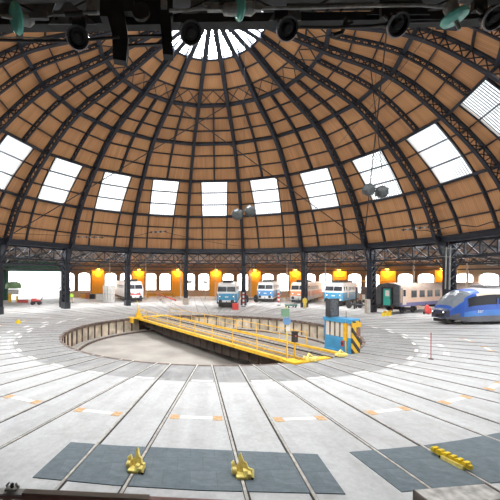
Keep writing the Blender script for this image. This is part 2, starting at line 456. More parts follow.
# painted marks on the concrete
def mark(name, m, deg, x0, x1, y0, y1, h=.006):
    d = V((sin(radians(deg)), cos(radians(deg)), 0)); n = V((cos(radians(deg)), -sin(radians(deg)), 0))
    q = [n * x + d * y for x, y in ((x0, y0), (x1, y0), (x1, y1), (x0, y1))]
    mb = MB(); c = sum(q, V()) / 4
    mb.prism([(p.x - c.x, p.y - c.y, 0) for p in q], (0, 0, h))
    o = mb.build(name, m, floor); o.location = (c.x, c.y, 0)
    return o
for k in range(36):
    deg = (TRK0 + 5 + 10 * k) % 360        # between two tracks
    if not (95 < deg < 300): continue
    j = random.uniform(-.12, .12)
    hw = 19.4 * sin(radians(5)) - GA * cos(radians(5)) - .12
    mark('white_marking', M['floorwhite'], deg, -hw + .33, hw - .33, 19.30 + j, 19.50 + j)
    for s in (-1, 1):
        mark('orange_marking', M['orange_mark'], deg, s * hw - (.3 if s > 0 else 0), s * hw + (0 if s > 0 else .3), 19.22 + j, 19.58 + j)
for k in range(72):
    deg = (TRK0 + 5 * k) % 360
    if not (60 < deg < 300): continue
    ht = .52 if k % 2 == 0 else 15.2 * sin(radians(5)) - GA - .14
    r0 = 15.62 if k % 2 == 0 else 15.12
    if k % 2 == 0 and random.random() < .25: continue
    mark('white_marking', M['floorwhite'], deg, -ht, ht, r0, r0 + .19)
for k in range(36):
    deg = (TRK0 + 5 + 10 * k) % 360
    if 100 < deg < 130 or 238 < deg < 292:
        mark('white_marking', M['floorwhite'], deg, -.5, .5, 16.6, 16.9)

# ================================================================== DOME
KEY = [(26.2, 8.95), (23.8, 13.93), (19.9, 18.4), (15.4, 22.1), (9.83, 24.45), (4.86, 26.75), (0.55, 28.5)]
def catmull(a, b, c, d, t):
    return tuple(.5 * ((2 * b[i]) + (-a[i] + c[i]) * t + (2 * a[i] - 5 * b[i] + 4 * c[i] - d[i]) * t * t + (-a[i] + 3 * b[i] - 3 * c[i] + d[i]) * t ** 3) for i in (0, 1))
def prof(t):      # t in 0..6
    i = min(int(t), 5); u = t - i
    a = KEY[i - 1] if i > 0 else (26.9, 4.4); b = KEY[i]; c = KEY[i + 1]; d = KEY[i + 2] if i + 2 < len(KEY) else (-3, 29.5)
    return catmull(a, b, c, d, u)
def pnorm(t):     # inward normal in the (r, h) plane
    a = prof(max(0, t - .02)); b = prof(min(6, t + .02)); dx, dy = b[0] - a[0], b[1] - a[1]; L = hypot(dx, dy)
    n = (dy / L, -dx / L)                      # dx<0, dy>0 : candidate
    return (-abs(n[0]), -abs(n[1]))
C10, S10 = cos(radians(10)), sin(radians(10))
HW = 1.93          # half width of a dome window
def bp(t, x, inset=0.0):      # point on bay plane, local frame (y radial)
    r, h = prof(t); n = pnorm(t)
    return V((x, (r + n[0] * inset) * C10, h + n[1] * inset))
def half(t): return prof(t)[0] * S10
LV = [i / 3 for i in range(16)]               # 0 .. 5
# panels
pm = MB(); pm.uv = []
run = 0.0
for i in range(15):
    t0, t1 = LV[i], LV[i + 1]
    r0, r1 = prof(t0), prof(t1); L = hypot(r1[0] - r0[0], r1[1] - r0[1])
    if 1 <= t0 < 2 - 1e-6: spans = [(-1, 'l'), (1, 'r')]
    else: spans = None
    def quad(xa0, xb0, xa1, xb1):
        pm.add([bp(t0, xa0), bp(t0, xb0), bp(t1, xb1), bp(t1, xa1)], [(0, 3, 2, 1)])
        pm.uv += [(xa0, i + .01), (xa1, i + .99), (xb1, i + .99), (xb0, i + .01)]
    if spans:
        quad(-half(t0), -HW, -half(t1), -HW); quad(HW, half(t0), HW, half(t1))
    elif t1 <= 1 + 1e-6:
        quad(-half(t0), -HW, -half(t1), -HW); quad(-HW, HW, -HW, HW); quad(HW, half(t0), HW, half(t1))
    else:
        quad(-half(t0), 0, -half(t1), 0); quad(0, half(t0), 0, half(t1))
panel0 = pm.mesh('ceiling_panel', M['wood'])
# purlins
purl = []
for i, t in enumerate(LV):
    big = i % 3 == 0
    m = MB(); w = (.24 if big else .11)
    if i == 0: continue
    if i in (9, 12): w = .34
    n = pnorm(t)
    ins = .12 if not big else .2
    up = V((0, n[0], n[1]))
    a, b = bp(t, -half(t), ins), bp(t, half(t), ins)
    m.bar(a, b, w, .16 if not big else .32, up)
    purl.append(m.mesh('purlin_beam', M['steel']))
# main rib (local frame: at azimuth 0)
def rp(t, inset, x=0.0):
    r, h = prof(t); n = pnorm(t); return V((x, r + n[0] * inset, h + n[1] * inset))
def make_rib(t0, t1, depth0, depth1, width, fl, nlat, latw, xs, step=30, apothem=False):
    m = MB(); k = C10 if apothem else 1.0
    def q(t, ins, x=0):
        p = rp(t, ins, x); return V((p.x, p.y * k, p.z))
    dep = lambda t: depth0 + (depth1 - depth0) * (t - t0) / (t1 - t0)
    for i in range(step):
        a, b = t0 + (t1 - t0) * i / step, t0 + (t1 - t0) * (i + 1) / step
        n = pnorm((a + b) / 2); up = (0, n[0], n[1])
        m.bar(q(a, .08), q(b, .08), width, fl, up)
        m.bar(q(a, dep(a)), q(b, dep(b)), width, fl, up)
    for i in range(nlat):
        a, b = t0 + (t1 - t0) * i / nlat, t0 + (t1 - t0) * (i + 1) / nlat
        for x in xs:
            m.bar(q(a, .08, x), q(b, dep(b), x), latw, .05, (1, 0, 0)); m.bar(q(a, dep(a), x), q(b, .08, x), latw, .05, (1, 0, 0))
            m.bar(q(a, .08, x), q(a, dep(a), x), latw, .05, (1, 0, 0))
    return m
rib0 = make_rib(0, 5.0, 1.0, .55, .36, .12, 30, .075, (0,)).mesh('rib_beam', M['steel'])
mid0 = make_rib(2, 4.0, .5, .4, .2, .08, 20, .06, (0,), 16, True).mesh('rib_beam', M['steel'])
# posts below the window, jamb members beside it, bracing
post = []
for s in (-1, 1):
    m = MB()
    for i in range(8):
        a, b = i / 8, (i + 1) / 8
        n = pnorm((a + b) / 2); m.bar(bp(a, s * HW, .12), bp(b, s * HW, .12), .2, .3, (0, n[0], n[1]))
    for i in range(6):
        a, b = 1 + i / 6, 1 + (i + 1) / 6
        n = pnorm((a + b) / 2); m.bar(bp(a, s * HW, .06), bp(b, s * HW, .06), .1, .2, (0, n[0], n[1]))
    post.append(m.mesh('post_beam', M['steel']))
m = MB()
for s in (-1, 1):
    m.bar(bp(4, 0, .3), bp(4 + 1 / 3, s * half(4.333), .25), .07); m.bar(bp(4, s * half(4), .3), bp(4 + 1 / 3, 0, .25), .07)
brace0 = m.mesh('brace_beam', M['steel'])
# dome window
wf = MB(); wp = MB(); wb = MB()
for i in range(3):
    a, b = 1 + i / 3, 1 + (i + 1) / 3
    wp.add([bp(a, -HW, -.05), bp(a, HW, -.05), bp(b, HW, -.05), bp(b, -HW, -.05)], [(0, 3, 2, 1)])
    n = pnorm((a + b) / 2); up = (0, n[0], n[1])
    for k in range(1, 14):
        x = -HW + 2 * HW * k / 14
        wb.bar(bp(a, x, .0), bp(b, x, .0), .08, .05, up)
    for s in (-1, 1): wf.bar(bp(a, s * (HW - .08), .02), bp(b, s * (HW - .08), .02), .12, .1, up)
for a in (1, 2):
    n = pnorm(a); wf.bar(bp(a, -HW, .02), bp(a, HW, .02), .18, .1, (0, n[0], n[1]))
W_boosted = wp.mesh('window_pane', M['pane_boosted'])
W_pane, W_frame, W_bars = wp.mesh('window_pane', M['pane']), wf.mesh('window_frame', M['frame']), wb.mesh('glazing_bars', M['barlight'])
# oculus glazing
om = MB(); om.add([bp(5, -half(5)), bp(5, half(5)), bp(6, half(6)), bp(6, -half(6))], [(0, 3, 2, 1)])
O_pane = om.mesh('skylight_pane', M['oculus'])
of = MB()
for x in (-.33, .33):
    of.bar(bp(5, x * 2 * half(5), .06), bp(6, x * 2 * half(6), .06), .2, .12)
of.bar(bp(5.45, -half(5.45), .1), bp(5.45, half(5.45), .1), .1, .12); of.bar(bp(5.75, -half(5.75), .1), bp(5.75, half(5.75), .1), .08, .1)
O_frame = of.mesh('window_frame', M['steel'])
orib = MB().bar(rp(5, .15), rp(6, .15), .5, .95).mesh('rib_beam', M['steel'])
def inst(name, me, rz, parent=None):
    o = bpy.data.objects.new(name, me); COL.objects.link(o); o.rotation_euler = (0, 0, rz)
    if parent: o.parent = parent; o.rotation_euler = (0, 0, 0)
    else: o['kind'] = 'structure'
    return o

# columns and frieze
CR = 27.35
cm = MB()
for y in (-.58, .58):
    cm.box((0, CR + y, 4.5), (.62, .1, 8.9))
for i in range(11):
    z0, z1 = .3 + i * .77, .3 + (i + 1) * .77
    for x in (-.25, .25):
        cm.bar((x, CR - .53, z0), (x, CR + .53, z1), .05, .1, (1, 0, 0)); cm.bar((x, CR + .53, z0), (x, CR - .53, z1), .05, .1, (1, 0, 0))
for x in (-.27, .27):
    for y in (CR - .54, CR + .54): cm.box((x, y, 4.5), (.1, .16, 8.9))
# knee bracket up to the rib and side brackets
cm.prism([(-.15, CR - .5, 6.0), (-.15, CR - .3, 8.9), (-.15, 25.9, 9.1), (-.15, 25.1, 9.3), (-.15, 25.6, 8.2)], (.3, 0, 0))
for s in (-1, 1):
    cm.bar((s * .3, CR, 6.6 - 1.5), (s * 1.5, CR - .1, 6.62), .12, .14)
column0 = cm.mesh('column', M['steel'])
pl = MB().box((0, CR, .55), (.86, 1.4, 1.1)).mesh('column_base', M['plaster'])
pl2 = MB().box((0, CR, .45), (0.8, 1.3, .9)).mesh('column_base', M['steel2'])
fz = MB(); RB = 26.2 * C10; HB = 26.2 * S10
N = 5; zt, zb = 8.35, 6.75
x0 = HB - .1
fz.bar((-HB, RB, 8.8), (HB, RB, 8.8), .5, .5); fz.bar((-HB, RB - .28, 8.98), (HB, RB - .28, 8.98), .25, .12)
fz.box((0, RB + .1, 8.5), (2 * HB, .8, .16)); RB += .95; fz.bar((-x0, RB, zt + .03), (x0, RB, zt + .03), .2, .3); fz.bar((-x0, RB, zb), (x0, RB, zb), .26, .22)
for i in range(N + 1):
    x = -x0 + 2 * x0 * i / N; fz.bar((x, RB, zb), (x, RB, zt), .12, .16, (0, 1, 0))
for i in range(N):
    a, b = -x0 + 2 * x0 * i / N, -x0 + 2 * x0 * (i + 1) / N
    fz.bar((a, RB - .05, zb), (b, RB - .05, zt), .11, .06, (0, 1, 0)); fz.bar((a, RB + .05, zt), (b, RB + .05, zb), .11, .06, (0, 1, 0))
fz.bar((-x0, RB, 6.15), (x0, RB, 6.15), .12, .12)
RB = 26.2 * C10; ringbeam0 = MB().bar((-HB, RB, 8.8), (HB, RB, 8.8), .5, .5).mesh('ring_beam', M['steel'])
frieze0 = fz.mesh('lattice_beam', M['steel']); RB = 26.2 * C10

wn = 1
for k in range(18):
    rz = -radians(RIB0 + 20 * k)
    inst('rib_beam', rib0, rz); inst('rib_beam', orib, rz)
    az = (RIB0 + 20 * k) % 360
    if not 170 < az < 178:            # the wide opening at the viewer's gantry has no column
        c = inst('column', column0, rz); inst('column_base', pl if 350 < az < 358 else pl2, 0, c)
    rc = -radians(RIB0 + 20 * k + 10)
    inst('ceiling_panel', panel0, rc)
    for me in purl: inst('purlin_beam', me, rc)
    inst('rib_beam', mid0, rc)
    for me in post: inst('post_beam', me, rc)
    inst('brace_beam', brace0, rc)
    if 160 < (az + 10) % 360 < 190: inst('ring_beam', ringbeam0, rc)
    else: inst('lattice_beam', frieze0, rc)
    w = S(empty('window_%d' % wn, (0, 0, 0), rc)); wn += 1
    for nm, me in (('window_pane', W_boosted if 118 < (az + 10) % 360 < 280 else W_pane), ('window_frame', W_frame), ('glazing_bars', W_bars)): inst(nm, me, 0, w)
    w = S(empty('window_%d' % wn, (0, 0, 0), rc)); wn += 1
    for nm, me in (('skylight_pane', O_pane), ('window_frame', O_frame)): inst(nm, me, 0, w)
S(MB().lathe([(.75, 28.2), (.8, 28.6), (.3, 29.0)], n=18).build('ceiling_boss', M['steel']))

# ================================================================== OUTER HALL
# annular roof, boarded, sloping down to the outer wall
C5, S5 = cos(radians(5)), sin(radians(5))
def hp(r, x, h): return V((x, r * C5, h))
rm = MB(); RR = [(25.9, 9.3), (27.2, 9.22), (31.5, 8.93), (RO + .3, 7.4)]
for i in (0, 2):
    (ra, ha), (rb, hb) = RR[i], RR[i + 1]
    rm.add([hp(ra, -ra * S5, ha), hp(ra, ra * S5, ha), hp(rb, rb * S5, hb), hp(rb, -rb * S5, hb)], [(0, 3, 2, 1)])
for s in (-1, 1):
    (ra, ha), (rb, hb) = RR[1], RR[2]
    q = [hp(ra, s * ra * S5, ha), hp(ra, s * 1.6, ha), hp(rb, s * 1.6, hb), hp(rb, s * rb * S5, hb)]
    rm.add(q, [(0, 1, 2, 3)])
roof0 = rm.mesh('ceiling_slope', M['roofwood'])
sky0 = MB().add([hp(27.2, -1.6, 9.27), hp(27.2, 1.6, 9.27), hp(31.5, 1.6, 8.98), hp(31.5, -1.6, 8.98)], [(0, 3, 2, 1)]).mesh('skylight_pane', M['skylight'])
hatch0 = MB().add([hp(27.2, -1.6, 9.22), hp(27.2, 1.6, 9.22), hp(31.5, 1.6, 8.93), hp(31.5, -1.6, 8.93)], [(0, 3, 2, 1)]).mesh('ceiling_slope', M['roofwood'])
skf = MB()
for x in (-1.6, -.53, .53, 1.6): skf.bar(hp(27.2, x, 9.17), hp(31.5, x, 8.88), .08, .1)
for r, h in ((27.2, 9.17), (29.3, 9.03), (31.5, 8.88)): skf.bar(hp(r, -1.6, h), hp(r, 1.6, h), .1, .1)
skf0 = skf.mesh('window_frame', M['steel2'])
rbm = MB(); rbm.bar((0, 26.4, 8.6), (0, RO, 6.95), .18, .3)
for i in range(8):
    a = 27 + i * 3.1; b = a + 3.1
    rbm.bar((0, a, 8.5 - (a - 26.4) * .0645), (0, b, 7.7 - (b - 26.4) * .0645 + .1), .07, .09)
rbm.bar((0, 26.4, 7.4), (0, RO, 6.2), .1, .12)
roofbeam0 = rbm.mesh('roof_beam', M['steel2'])
tm = MB(); ta, tb2 = 40 * C5, 40 * S5
for h, w_ in ((7.75, .22), (6.45, .22), (5.75, .2)): tm.bar((-tb2, ta, h), (tb2, ta, h), .2, w_)
for i in range(4):
    a, b = -tb2 + i * tb2 / 2, -tb2 + (i + 1) * tb2 / 2
    tm.bar((a, ta, 6.45), (b, ta, 7.75), .1, .12, (0, 1, 0)); tm.bar((a, ta, 7.75), (b, ta, 6.45), .1, .12, (0, 1, 0))
truss0 = tm.mesh('truss_beam', M['steel2'])
rpost0 = MB().box((0, 40, 3.9), (.2, .24, 7.8)).box((0, 40, .15), (.45, .45, .3)).mesh('roof_post_column', M['beige_steel'])
# wall bay with two arched windows
WHW, WC, SILL, SPR, TOP = 1.3, 1.68, 1.4, 4.75, 5.4
RW = RO * C5; BW = RO * S5
def arch(x, inset=0.0, n=12):
    hw = WHW - inset
    pts = [(x - hw, SILL + inset), (x + hw, SILL + inset)]
    for i in range(n + 1):
        a = pi * i / n; pts.append((x + hw * cos(a), SPR + (TOP - SPR - inset) * sin(a)))
    return pts
def wall_bay(cut=False):
    m = MB(); low = MB(); T = .5
    def piece(mb, x0, x1, z0, z1): mb.box(((x0 + x1) / 2, RW + T / 2, (z0 + z1) / 2), (x1 - x0, T, z1 - z0))
    piece(low, -WC - WHW if cut else -BW - .05, BW + .05, 0, SILL)
    for a, b in ((-BW - .05 + (BW + .05 - WC - WHW - .01 if cut else 0), -WC - WHW), (-WC + WHW, WC - WHW), (WC + WHW, BW + .05)): piece(m, a, b, SILL, SPR)
    xs = [-BW - .05, BW + .05]
    # spandrel with the arch cut out, one strip per arch step
    for c in (-WC, WC):
        n = 12; pr = None
        for i in range(n + 1):
            a = pi - pi * i / n; x = c + WHW * cos(a); z = SPR + (TOP - SPR) * sin(a)
            if pr:
                m.add([V((pr[0], RW, pr[1])), V((x, RW, z)), V((x, RW, 7.6)), V((pr[0], RW, 7.6)), V((pr[0], RW + T, pr[1])), V((x, RW + T, z))],
                      [(0, 1, 2, 3), (0, 4, 5, 1)])
            pr = (x, z)
    for a, b in ((-BW - .05 + (BW + .05 - WC - WHW - .01 if cut else 0), -WC - WHW), (-WC + WHW, WC - WHW), (WC + WHW, BW + .05)): piece(m, a, b, SPR, 7.6)
    return m, low
wmb, wlow = wall_bay()
cmb, clow = wall_bay(True)
wall2, wlow2 = cmb.mesh('wall_bay', M['brick2']), clow.mesh('wall_base', M['brick'])
wall1 = wmb.mesh('wall_bay', M['plaster'])
wall0, wlow0 = wmb.mesh('wall_bay', M['brick2']), wlow.mesh('wall_base', M['brick'])
def window_meshes(x):
    f, p = MB(), MB()
    y = RW + .28
    p.add([V((a, y + .03, b)) for a, b in arch(x)], [tuple(range(len(arch(x))))])
    A, B = arch(x), arch(x, .1); n = len(A)
    f.add([V((a, y, b)) for a, b in A] + [V((a, y, b)) for a, b in B], [(i, (i + 1) % n, n + (i + 1) % n, n + i) for i in range(n)])
    f.bar((x, y, SILL), (x, y, TOP), .06, .05, (0, 1, 0))
    for z in (2.5, 3.6, SPR): f.bar((x - WHW, y, z), (x + WHW, y, z), .05, .05)
    for s in (-.45, .45): f.bar((x + s, y, SILL), (x + s, y, SPR), .035, .04, (0, 1, 0))
    sill = MB().box((x, RW - .04, SILL - .05), (2 * WHW + .2, .25, .1))
    return p.mesh('window_pane', M['wpane']), f.mesh('window_frame', M['frame']), sill.mesh('window_sill', M['plaster'])
WM = [window_meshes(-WC), window_meshes(WC)]
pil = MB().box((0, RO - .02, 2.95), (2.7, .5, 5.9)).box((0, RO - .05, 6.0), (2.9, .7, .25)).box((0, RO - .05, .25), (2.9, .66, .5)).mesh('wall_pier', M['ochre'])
DOOR_K = [k for k in range(36) if int(round((TRK0 + 10 * k) % 360)) == 319][0]
for k in range(36):
    deg = (TRK0 + 10 * k) % 360; rz = -radians(deg)
    inst('ceiling_slope', roof0, rz)
    if 150 < deg < 215:
        inst('ceiling_slope', hatch0, rz)
    else:
        w = S(empty('window_%d' % wn, (0, 0, 0), rz)); wn += 1
        inst('skylight_pane', sky0, 0, w); inst('window_frame', skf0, 0, w)
    rp_ = -radians(deg - 5)
    if not 165 < (deg - 5) % 360 < 202: inst('roof_beam', roofbeam0, rp_)
    front = deg < 118 or deg > 295
    if not front:
        continue
    if not 300 < (deg - 5) % 360 < 326: inst('roof_post_column', rpost0, rp_)
    inst('truss_beam', truss0, rz)
    if k != DOOR_K:
        c = inst('wall_bay', wall2 if k == DOOR_K + 1 else (wall0 if not 50 < deg < 120 else wall1), rz); inst('wall_base', wlow2 if k == DOOR_K + 1 else wlow0, 0, c)
        for pm_, fm_, sm_ in WM:
            w = S(empty('window_%d' % wn, (0, 0, 0), rz)); wn += 1
            inst('window_pane', pm_, 0, w); inst('window_frame', fm_, 0, w); inst('window_sill', sm_, 0, w)
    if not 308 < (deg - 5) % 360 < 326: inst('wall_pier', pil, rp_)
bw = MB(); vs = []
for i in range(60):
    a = radians(115 + 185 * i / 59); vs += [(RO * sin(a), RO * cos(a), 0), (RO * sin(a), RO * cos(a), 7.7)]
bw.add(vs, [(2 * i, 2 * i + 2, 2 * i + 3, 2 * i + 1) for i in range(59)])
S(bw.build('wall_back', M['plaster']))
# the tall open doorway on the left
dd = TRK0 + 10 * DOOR_K; drz = -radians(dd)
DC = TRK0 - 49.1; DW = 10.9                # the doorway: its middle azimuth and outer width
door = S(empty('door_1', (0, 0, 0), -radians(DC)))
RD = RO - .55
MB().box((0, RD, 6.55), (DW + .3, .6, 2.1)).box((-DW / 2 + .2, RD, 2.75), (.5, .6, 5.5)).box((DW / 2 - .2, RD, 2.75), (.5, .6, 5.5)).build('door_frame', M['green'], door)
lf = MB().box((-DW / 2 - 1.75, RD - .1, 2.7), (3.3, .12, 5.4))
for z in (.5, 1.9, 3.4, 5.0): lf.box((-DW / 2 - 1.75, RD - .18, z), (3.2, .08, .14))
lf.build('door_leaf', M['green'], door)
yard = MB(); yard.box((0, RO + 40, -.06), (120, 79.4, .1)); o = S(yard.build('ground_yard', M['outside'])); o.rotation_euler = (0, 0, drz)

# sodium lamps on the piers
lmp = empty('wall_lamp')
MB().bar((0, RO - .28, 6.2), (0, RO - .9, 6.35), .07).bar((0, RO - .29, 6.0), (0, RO - .29, 6.5), .16, .05, (0, 1, 0)).build('bracket', M['steel2'], lmp)
MB().lathe([(.34, 0), (.30, .12), (.12, .3), (.05, .42)], (0, RO - .9, 6.22), n=16).build('lamp_shade', M['steel2'], lmp, True)
MB().ball((0, RO - .9, 6.1), .33, 14).build('bulb', M['sodium'], lmp, True)
nl = 0
seq = sorted([((TRK0 + 5 + 10 * k + 180) % 360) - 180 for k in range(36)])
seq = [d for d in seq if -30 < d < 56]
names = ['between the grey cabinets and the tall doorway', 'right above the red and white locomotive', 'over an empty track, left of a pale based column',
         'just left of the foremost blue and white locomotive', 'just right of the foremost blue and white locomotive', 'above the orange fronted locomotive',
         'above the blue and white locomotive behind the control cab', 'above the dark end of the beige coach', 'over the beige coach roof']
for i, d in enumerate(seq):
    o = lmp if i == 0 else copy_tree(lmp)
    o.rotation_euler = (0, 0, -radians(d))
    tag(o, 'glowing orange wall lamp ' + names[min(i, 8)], 'lamp', 'orange lamps along the far wall')
    L = bpy.data.lights.new('sodium_light', 'POINT'); L.energy = 260; L.color = (1, .48, .07); L.shadow_soft_size = .25
    lo = bpy.data.objects.new('sodium_light', L); COL.objects.link(lo); lo.location = P(RO - .95, d, 5.5)
# ================================================================== TURNTABLE BRIDGE
BA = -30.6                                   # azimuth of its far end
br = empty('turntable_bridge', (PC.x, PC.y, 0), -radians(BA))
tag(br, 'long turntable bridge with yellow edges and railings spanning the round pit', 'turntable')
L0, L1 = -12.0, 11.95                        # local y: near end .. far end, local x: across
g = MB()
for x in (-1.75, 1.0):
    pts = [(x, L0 + .1, -.1), (x, L1 - .1, -.1), (x, L1 - .1, -.62), (x, 5, -.98), (x, -5, -.98), (x, L0 + .1, -.62)]
    g.prism(pts, (.12, 0, 0))
    for i in range(24):
        y = L0 + .6 + i; d = .62 if abs(y) > 11 else (.96 if abs(y) < 5 else .96 - (abs(y) - 5) * .05)
        g.box((x + .0, y, -.1 - d / 2), (.1, .05, d - .06))
    g.box((x + .06, 0, -.14), (.4, L1 - L0 - .3, .06))
for i in range(12): g.box((-.3, L0 + 1 + i * 2, -.5), (2.7, .12, .5))
g.build('girder', M['girder'], br)
g = MB()
for i in range(60):
    y = L0 + .25 + i * .3975; g.box((-.3, y, -.075), (3.6, .36, .1))
g.build('deck', M['deck'], br)
for s in (-1, 1):
    r_ = MB().box((s * GA, 0, .03), (.075, L1 - L0 + .1, .13)).box((s * GA, 0, -.02), (.16, L1 - L0, .03)).build('rail', M['rail'], br)
    MB().box((s * GA - s * .09, 0, .005), (.08, L1 - L0, .06)).build('flangeway', M['groove'], r_)
# timber walkways and yellow edge beams
for x, n_ in ((-1.62, 'walkway'), (1.12, 'walkway')):
    m = MB()
    for i in range(3): m.box((x - .26 + i * .26, 0, .0), (.22, L1 - L0 - .1, .07))
    m.build(n_, M['deck'], br)
MB().box((-2.2, 0, -.02), (.12, L1 - L0 - .2, .19)).box((-2.05, 0, .04), (.2, L1 - L0 - .2, .05)).build('edge_beam', M['yellow'], br)
MB().box((1.62, -.4, .0), (.16, L1 - L0 - 1.4, .3)).build('edge_beam', M['yellow'], br)
MB().box((-1.42, 0, .10), (.06, L1 - L0 - .2, .08)).build('guard_strip', M['yellow'], br)
def railing(x, y0, y1, n, name, top=True):
    m = MB()
    m.tube([(x, y0, .98), (x, y1, .98)], .026, 6); m.tube([(x, y0, .55), (x, y1, .55)], .02, 6)
    o = m.build(name, M['yellow'], br)
    for i in range(n):
        y = y0 + (y1 - y0) * i / (n - 1)
        MB().tube([(x, y, 0), (x, y, .98)], .028, 6).build('railing_post', M['yellow'], o)
railing(1.66, -9.2, 10.9, 9, 'railing')
railing(-2.16, -11.2, 11.2, 10, 'railing')
# end platforms
MB().box((-.35, L1 - .25, .05), (4.4, .9, .1)).box((-2.3, L1 - .6, .05), (1.3, 1.6, .1)).box((-2.9, L1 - .6, -.2), (.1, 1.6, .5)).build('end_platform', M['yellow'], br)
MB().box((-.9, L0 + .15, .02), (2.6, .5, .08)).box((-2.2, L0 + .3, .07), (.7, .9, .1)).build('end_platform', M['yellow'], br)
for y in (L0 + .6, L1 - .6): MB().box((-.4, y, -1.0), (2.8, .35, .5)).build('end_carriage', M['girder'], br)
for y in (L0 + 1.15, L1 - 1.15):
    for s in (-1, 1): MB().lathe([(.26, -.07), (.33, -.05), (.33, .05), (.26, .07)], (s * .95 - .1, y, -1.0), (0, 1, 0), 18).build('carrier_wheel', M['steel2'], br)
m = MB().tube([(-2.1, L1 - .9, .1), (-2.1, L1 - .9, .9)], .13, 8).tube([(-2.1, L1 - .9, .9), (-2.1, L1 - .5, 1.9)], .06, 6).box((-2.1, L1 - .9, .3), (.5, .5, .6)).tube([(-2.1, L1 - .9, .6), (-1.3, L1 - .6, 1.0)], .05, 6)
m.build('locking_lever', M['yellow'], br)
m = MB().box((-1.0, L0 - .05, .14), (.6, .35, .16), Matrix.Rotation(.4, 3, 'Z')).tube([(-1.5, L0 + .05, .1), (-1.2, L0 + .1, .42), (-.9, L0, .12)], .06, 6).lathe([(.12, -.05), (.12, .05)], (-1.5, L0 + .1, .2), (0, 1, 0), 10)
m.build('locking_bolt', M['yellow2'], br)
m = MB().box((1.25, L0 - .1, .14), (.6, .35, .16), Matrix.Rotation(-.3, 3, 'Z')).tube([(.9, L0 - .05, .1), (1.2, L0 - .1, .4), (1.5, L0 - .15, .12)], .06, 6)
m.build('locking_bolt', M['yellow2'], br)
BM = Matrix.Translation((PC.x, PC.y, 0)) @ Matrix.Rotation(-radians(BA), 4, 'Z')
def B(x, y, z=0): return BM @ V((x, y, z))

# control cab : local axes as the bridge, x across, y along (near end is -y)
cab = empty('control_cab', B(2.75, -10.95, 0), -radians(BA)); tag(cab, 'small blue turntable control cab with tall windows beside the bridge', 'cab')
CW, CLn, CH = .7, 1.9, 2.05
m = MB().box((0, 0, .5), (CW, CLn, .88)).box((0, 0, .06), (CW + .06, CLn + .06, .1))
m.build('lower_body', M['blue'], cab, bevel=.015)
m = MB().box((0, 0, CH - .1), (CW + .16, CLn + .14, .26))
m.build('roof', M['blue'], cab, bevel=.02)
MB().box((0, 0, 1.4), (CW - .06, CLn - .06, 1.0)).build('window_pane', M['clearglass'], cab)
for i in range(5):
    MB().box((-CW / 2 + .03, CLn / 2 - .04 - i * .36, 1.4), (.07, .09, 1.0)).build('window_post', M['deck'] if i else M['blue'], cab)
for i in range(3):
    MB().box((-CW / 2 + .05 + i * .55, CLn / 2 - .03, 1.4), (.08, .07, 1.0)).build('window_post', M['blue'], cab)
MB().box((-CW / 2 - .02, -CLn / 2 + .36, 1.3), (.05, .26, 1.1)).box((-CW / 2 - .05, -CLn / 2 + .3, 1.0), (.06, .06, 2.0)).build('door_panel', M['yellow'], cab)
MB().box((-CW / 2 - .03, -CLn / 2 + .55, .55), (.06, .18, .34)).build('fire_extinguisher_plate', M['red'], cab)
MB().box((-CW / 2 - .065, -CLn / 2 + .55, .55), (.02, .12, .16)).build('plate_mark', M['under'], cab)
MB().box((.05, -CLn / 2 - .05, 1.0), (CW + .05, .06, 1.95)).build('warning_panel', M['hazard'], cab)
MB().box((.05, -CLn / 2 - .09, 1.72), (.9, .03, .28)).build('yellow_plate', M['yellow'], cab)
MB().box((.25, -CLn / 2 - .09, 1.28), (.35, .03, .5)).build('notice_board', M['redbrown'], cab)
m = MB().tube([(CW / 2 + .05, -.3, 0), (CW / 2 + .5, -.4, .1), (CW / 2 + .75, -.2, .55), (CW / 2 + .7, .2, .95), (CW / 2, .4, 1.0)], .05, 6)
m.build('hose', M['under'], cab)
MB().tube([(CW / 2 - .25, -.3, CH), (CW / 2 - .25, -.3, CH + .45)], .02, 6).build('aerial', M['steel2'], cab)
rb = empty('mesh_fronted_box', B(2.58, -10.42, 2.11), -radians(BA)); tag(rb, 'dark grey mesh fronted box standing on the blue cab roof', 'box')
MB().box((0, -.02, .56), (.8, .3, 1.06)).build('mesh_body', M['mesh_panel'], rb)
MB().box((-.4, -.02, .56), (.05, .36, 1.12)).box((.4, -.02, .56), (.05, .36, 1.12)).box((0, -.02, 1.1), (.85, .36, .05)).box((0, -.02, .03), (.85, .36, .06)).build('box_frame', M['steel2'], rb)
# signal post with the green board and blue disc
sp_ = empty('signal_post', B(-1.95, -11.0, 0), -radians(BA)); tag(sp_, 'slim pole with a green board and a blue sign near the bridge end', 'signal post')
face = radians(BA)                            # turned to the viewer
MB().tube([(0, 0, 0), (0, 0, 2.95)], .04, 8).build('pole', M['yellow2'], sp_)
o = MB().box((-.12, -.05, 2.62), (.46, .05, .46)).build('sign_board', M['signgreen'], sp_); o.rotation_euler = (0, 0, face)
o = MB().lathe([(.24, -.02), (.24, .02)], (-.03, -.06, 2.15), (0, 1, 0), 6).build('blue_sign', M['signblue'], sp_); o.rotation_euler = (0, 0, face)
o = MB().box((.03, -.06, 1.72), (.22, .04, .24)).build('number_plate', M['white'], sp_); o.rotation_euler = (0, 0, face)
cb_ = empty('control_box', B(-1.45, -11.1, 0), -radians(BA)); tag(cb_, 'black control box on a yellow post at the near bridge end', 'control box')
MB().tube([(0, 0, 0), (0, 0, 1.0)], .05, 8).build('post', M['yellow'], cb_)
MB().box((0, 0, 1.22), (.28, .22, .55)).box((0, -.02, 1.52), (.36, .3, .05)).build('box_body', M['under'], cb_)
MB().box((-.06, -.13, 1.3), (.08, .04, .08)).build('button_cover', M['red'], cb_)

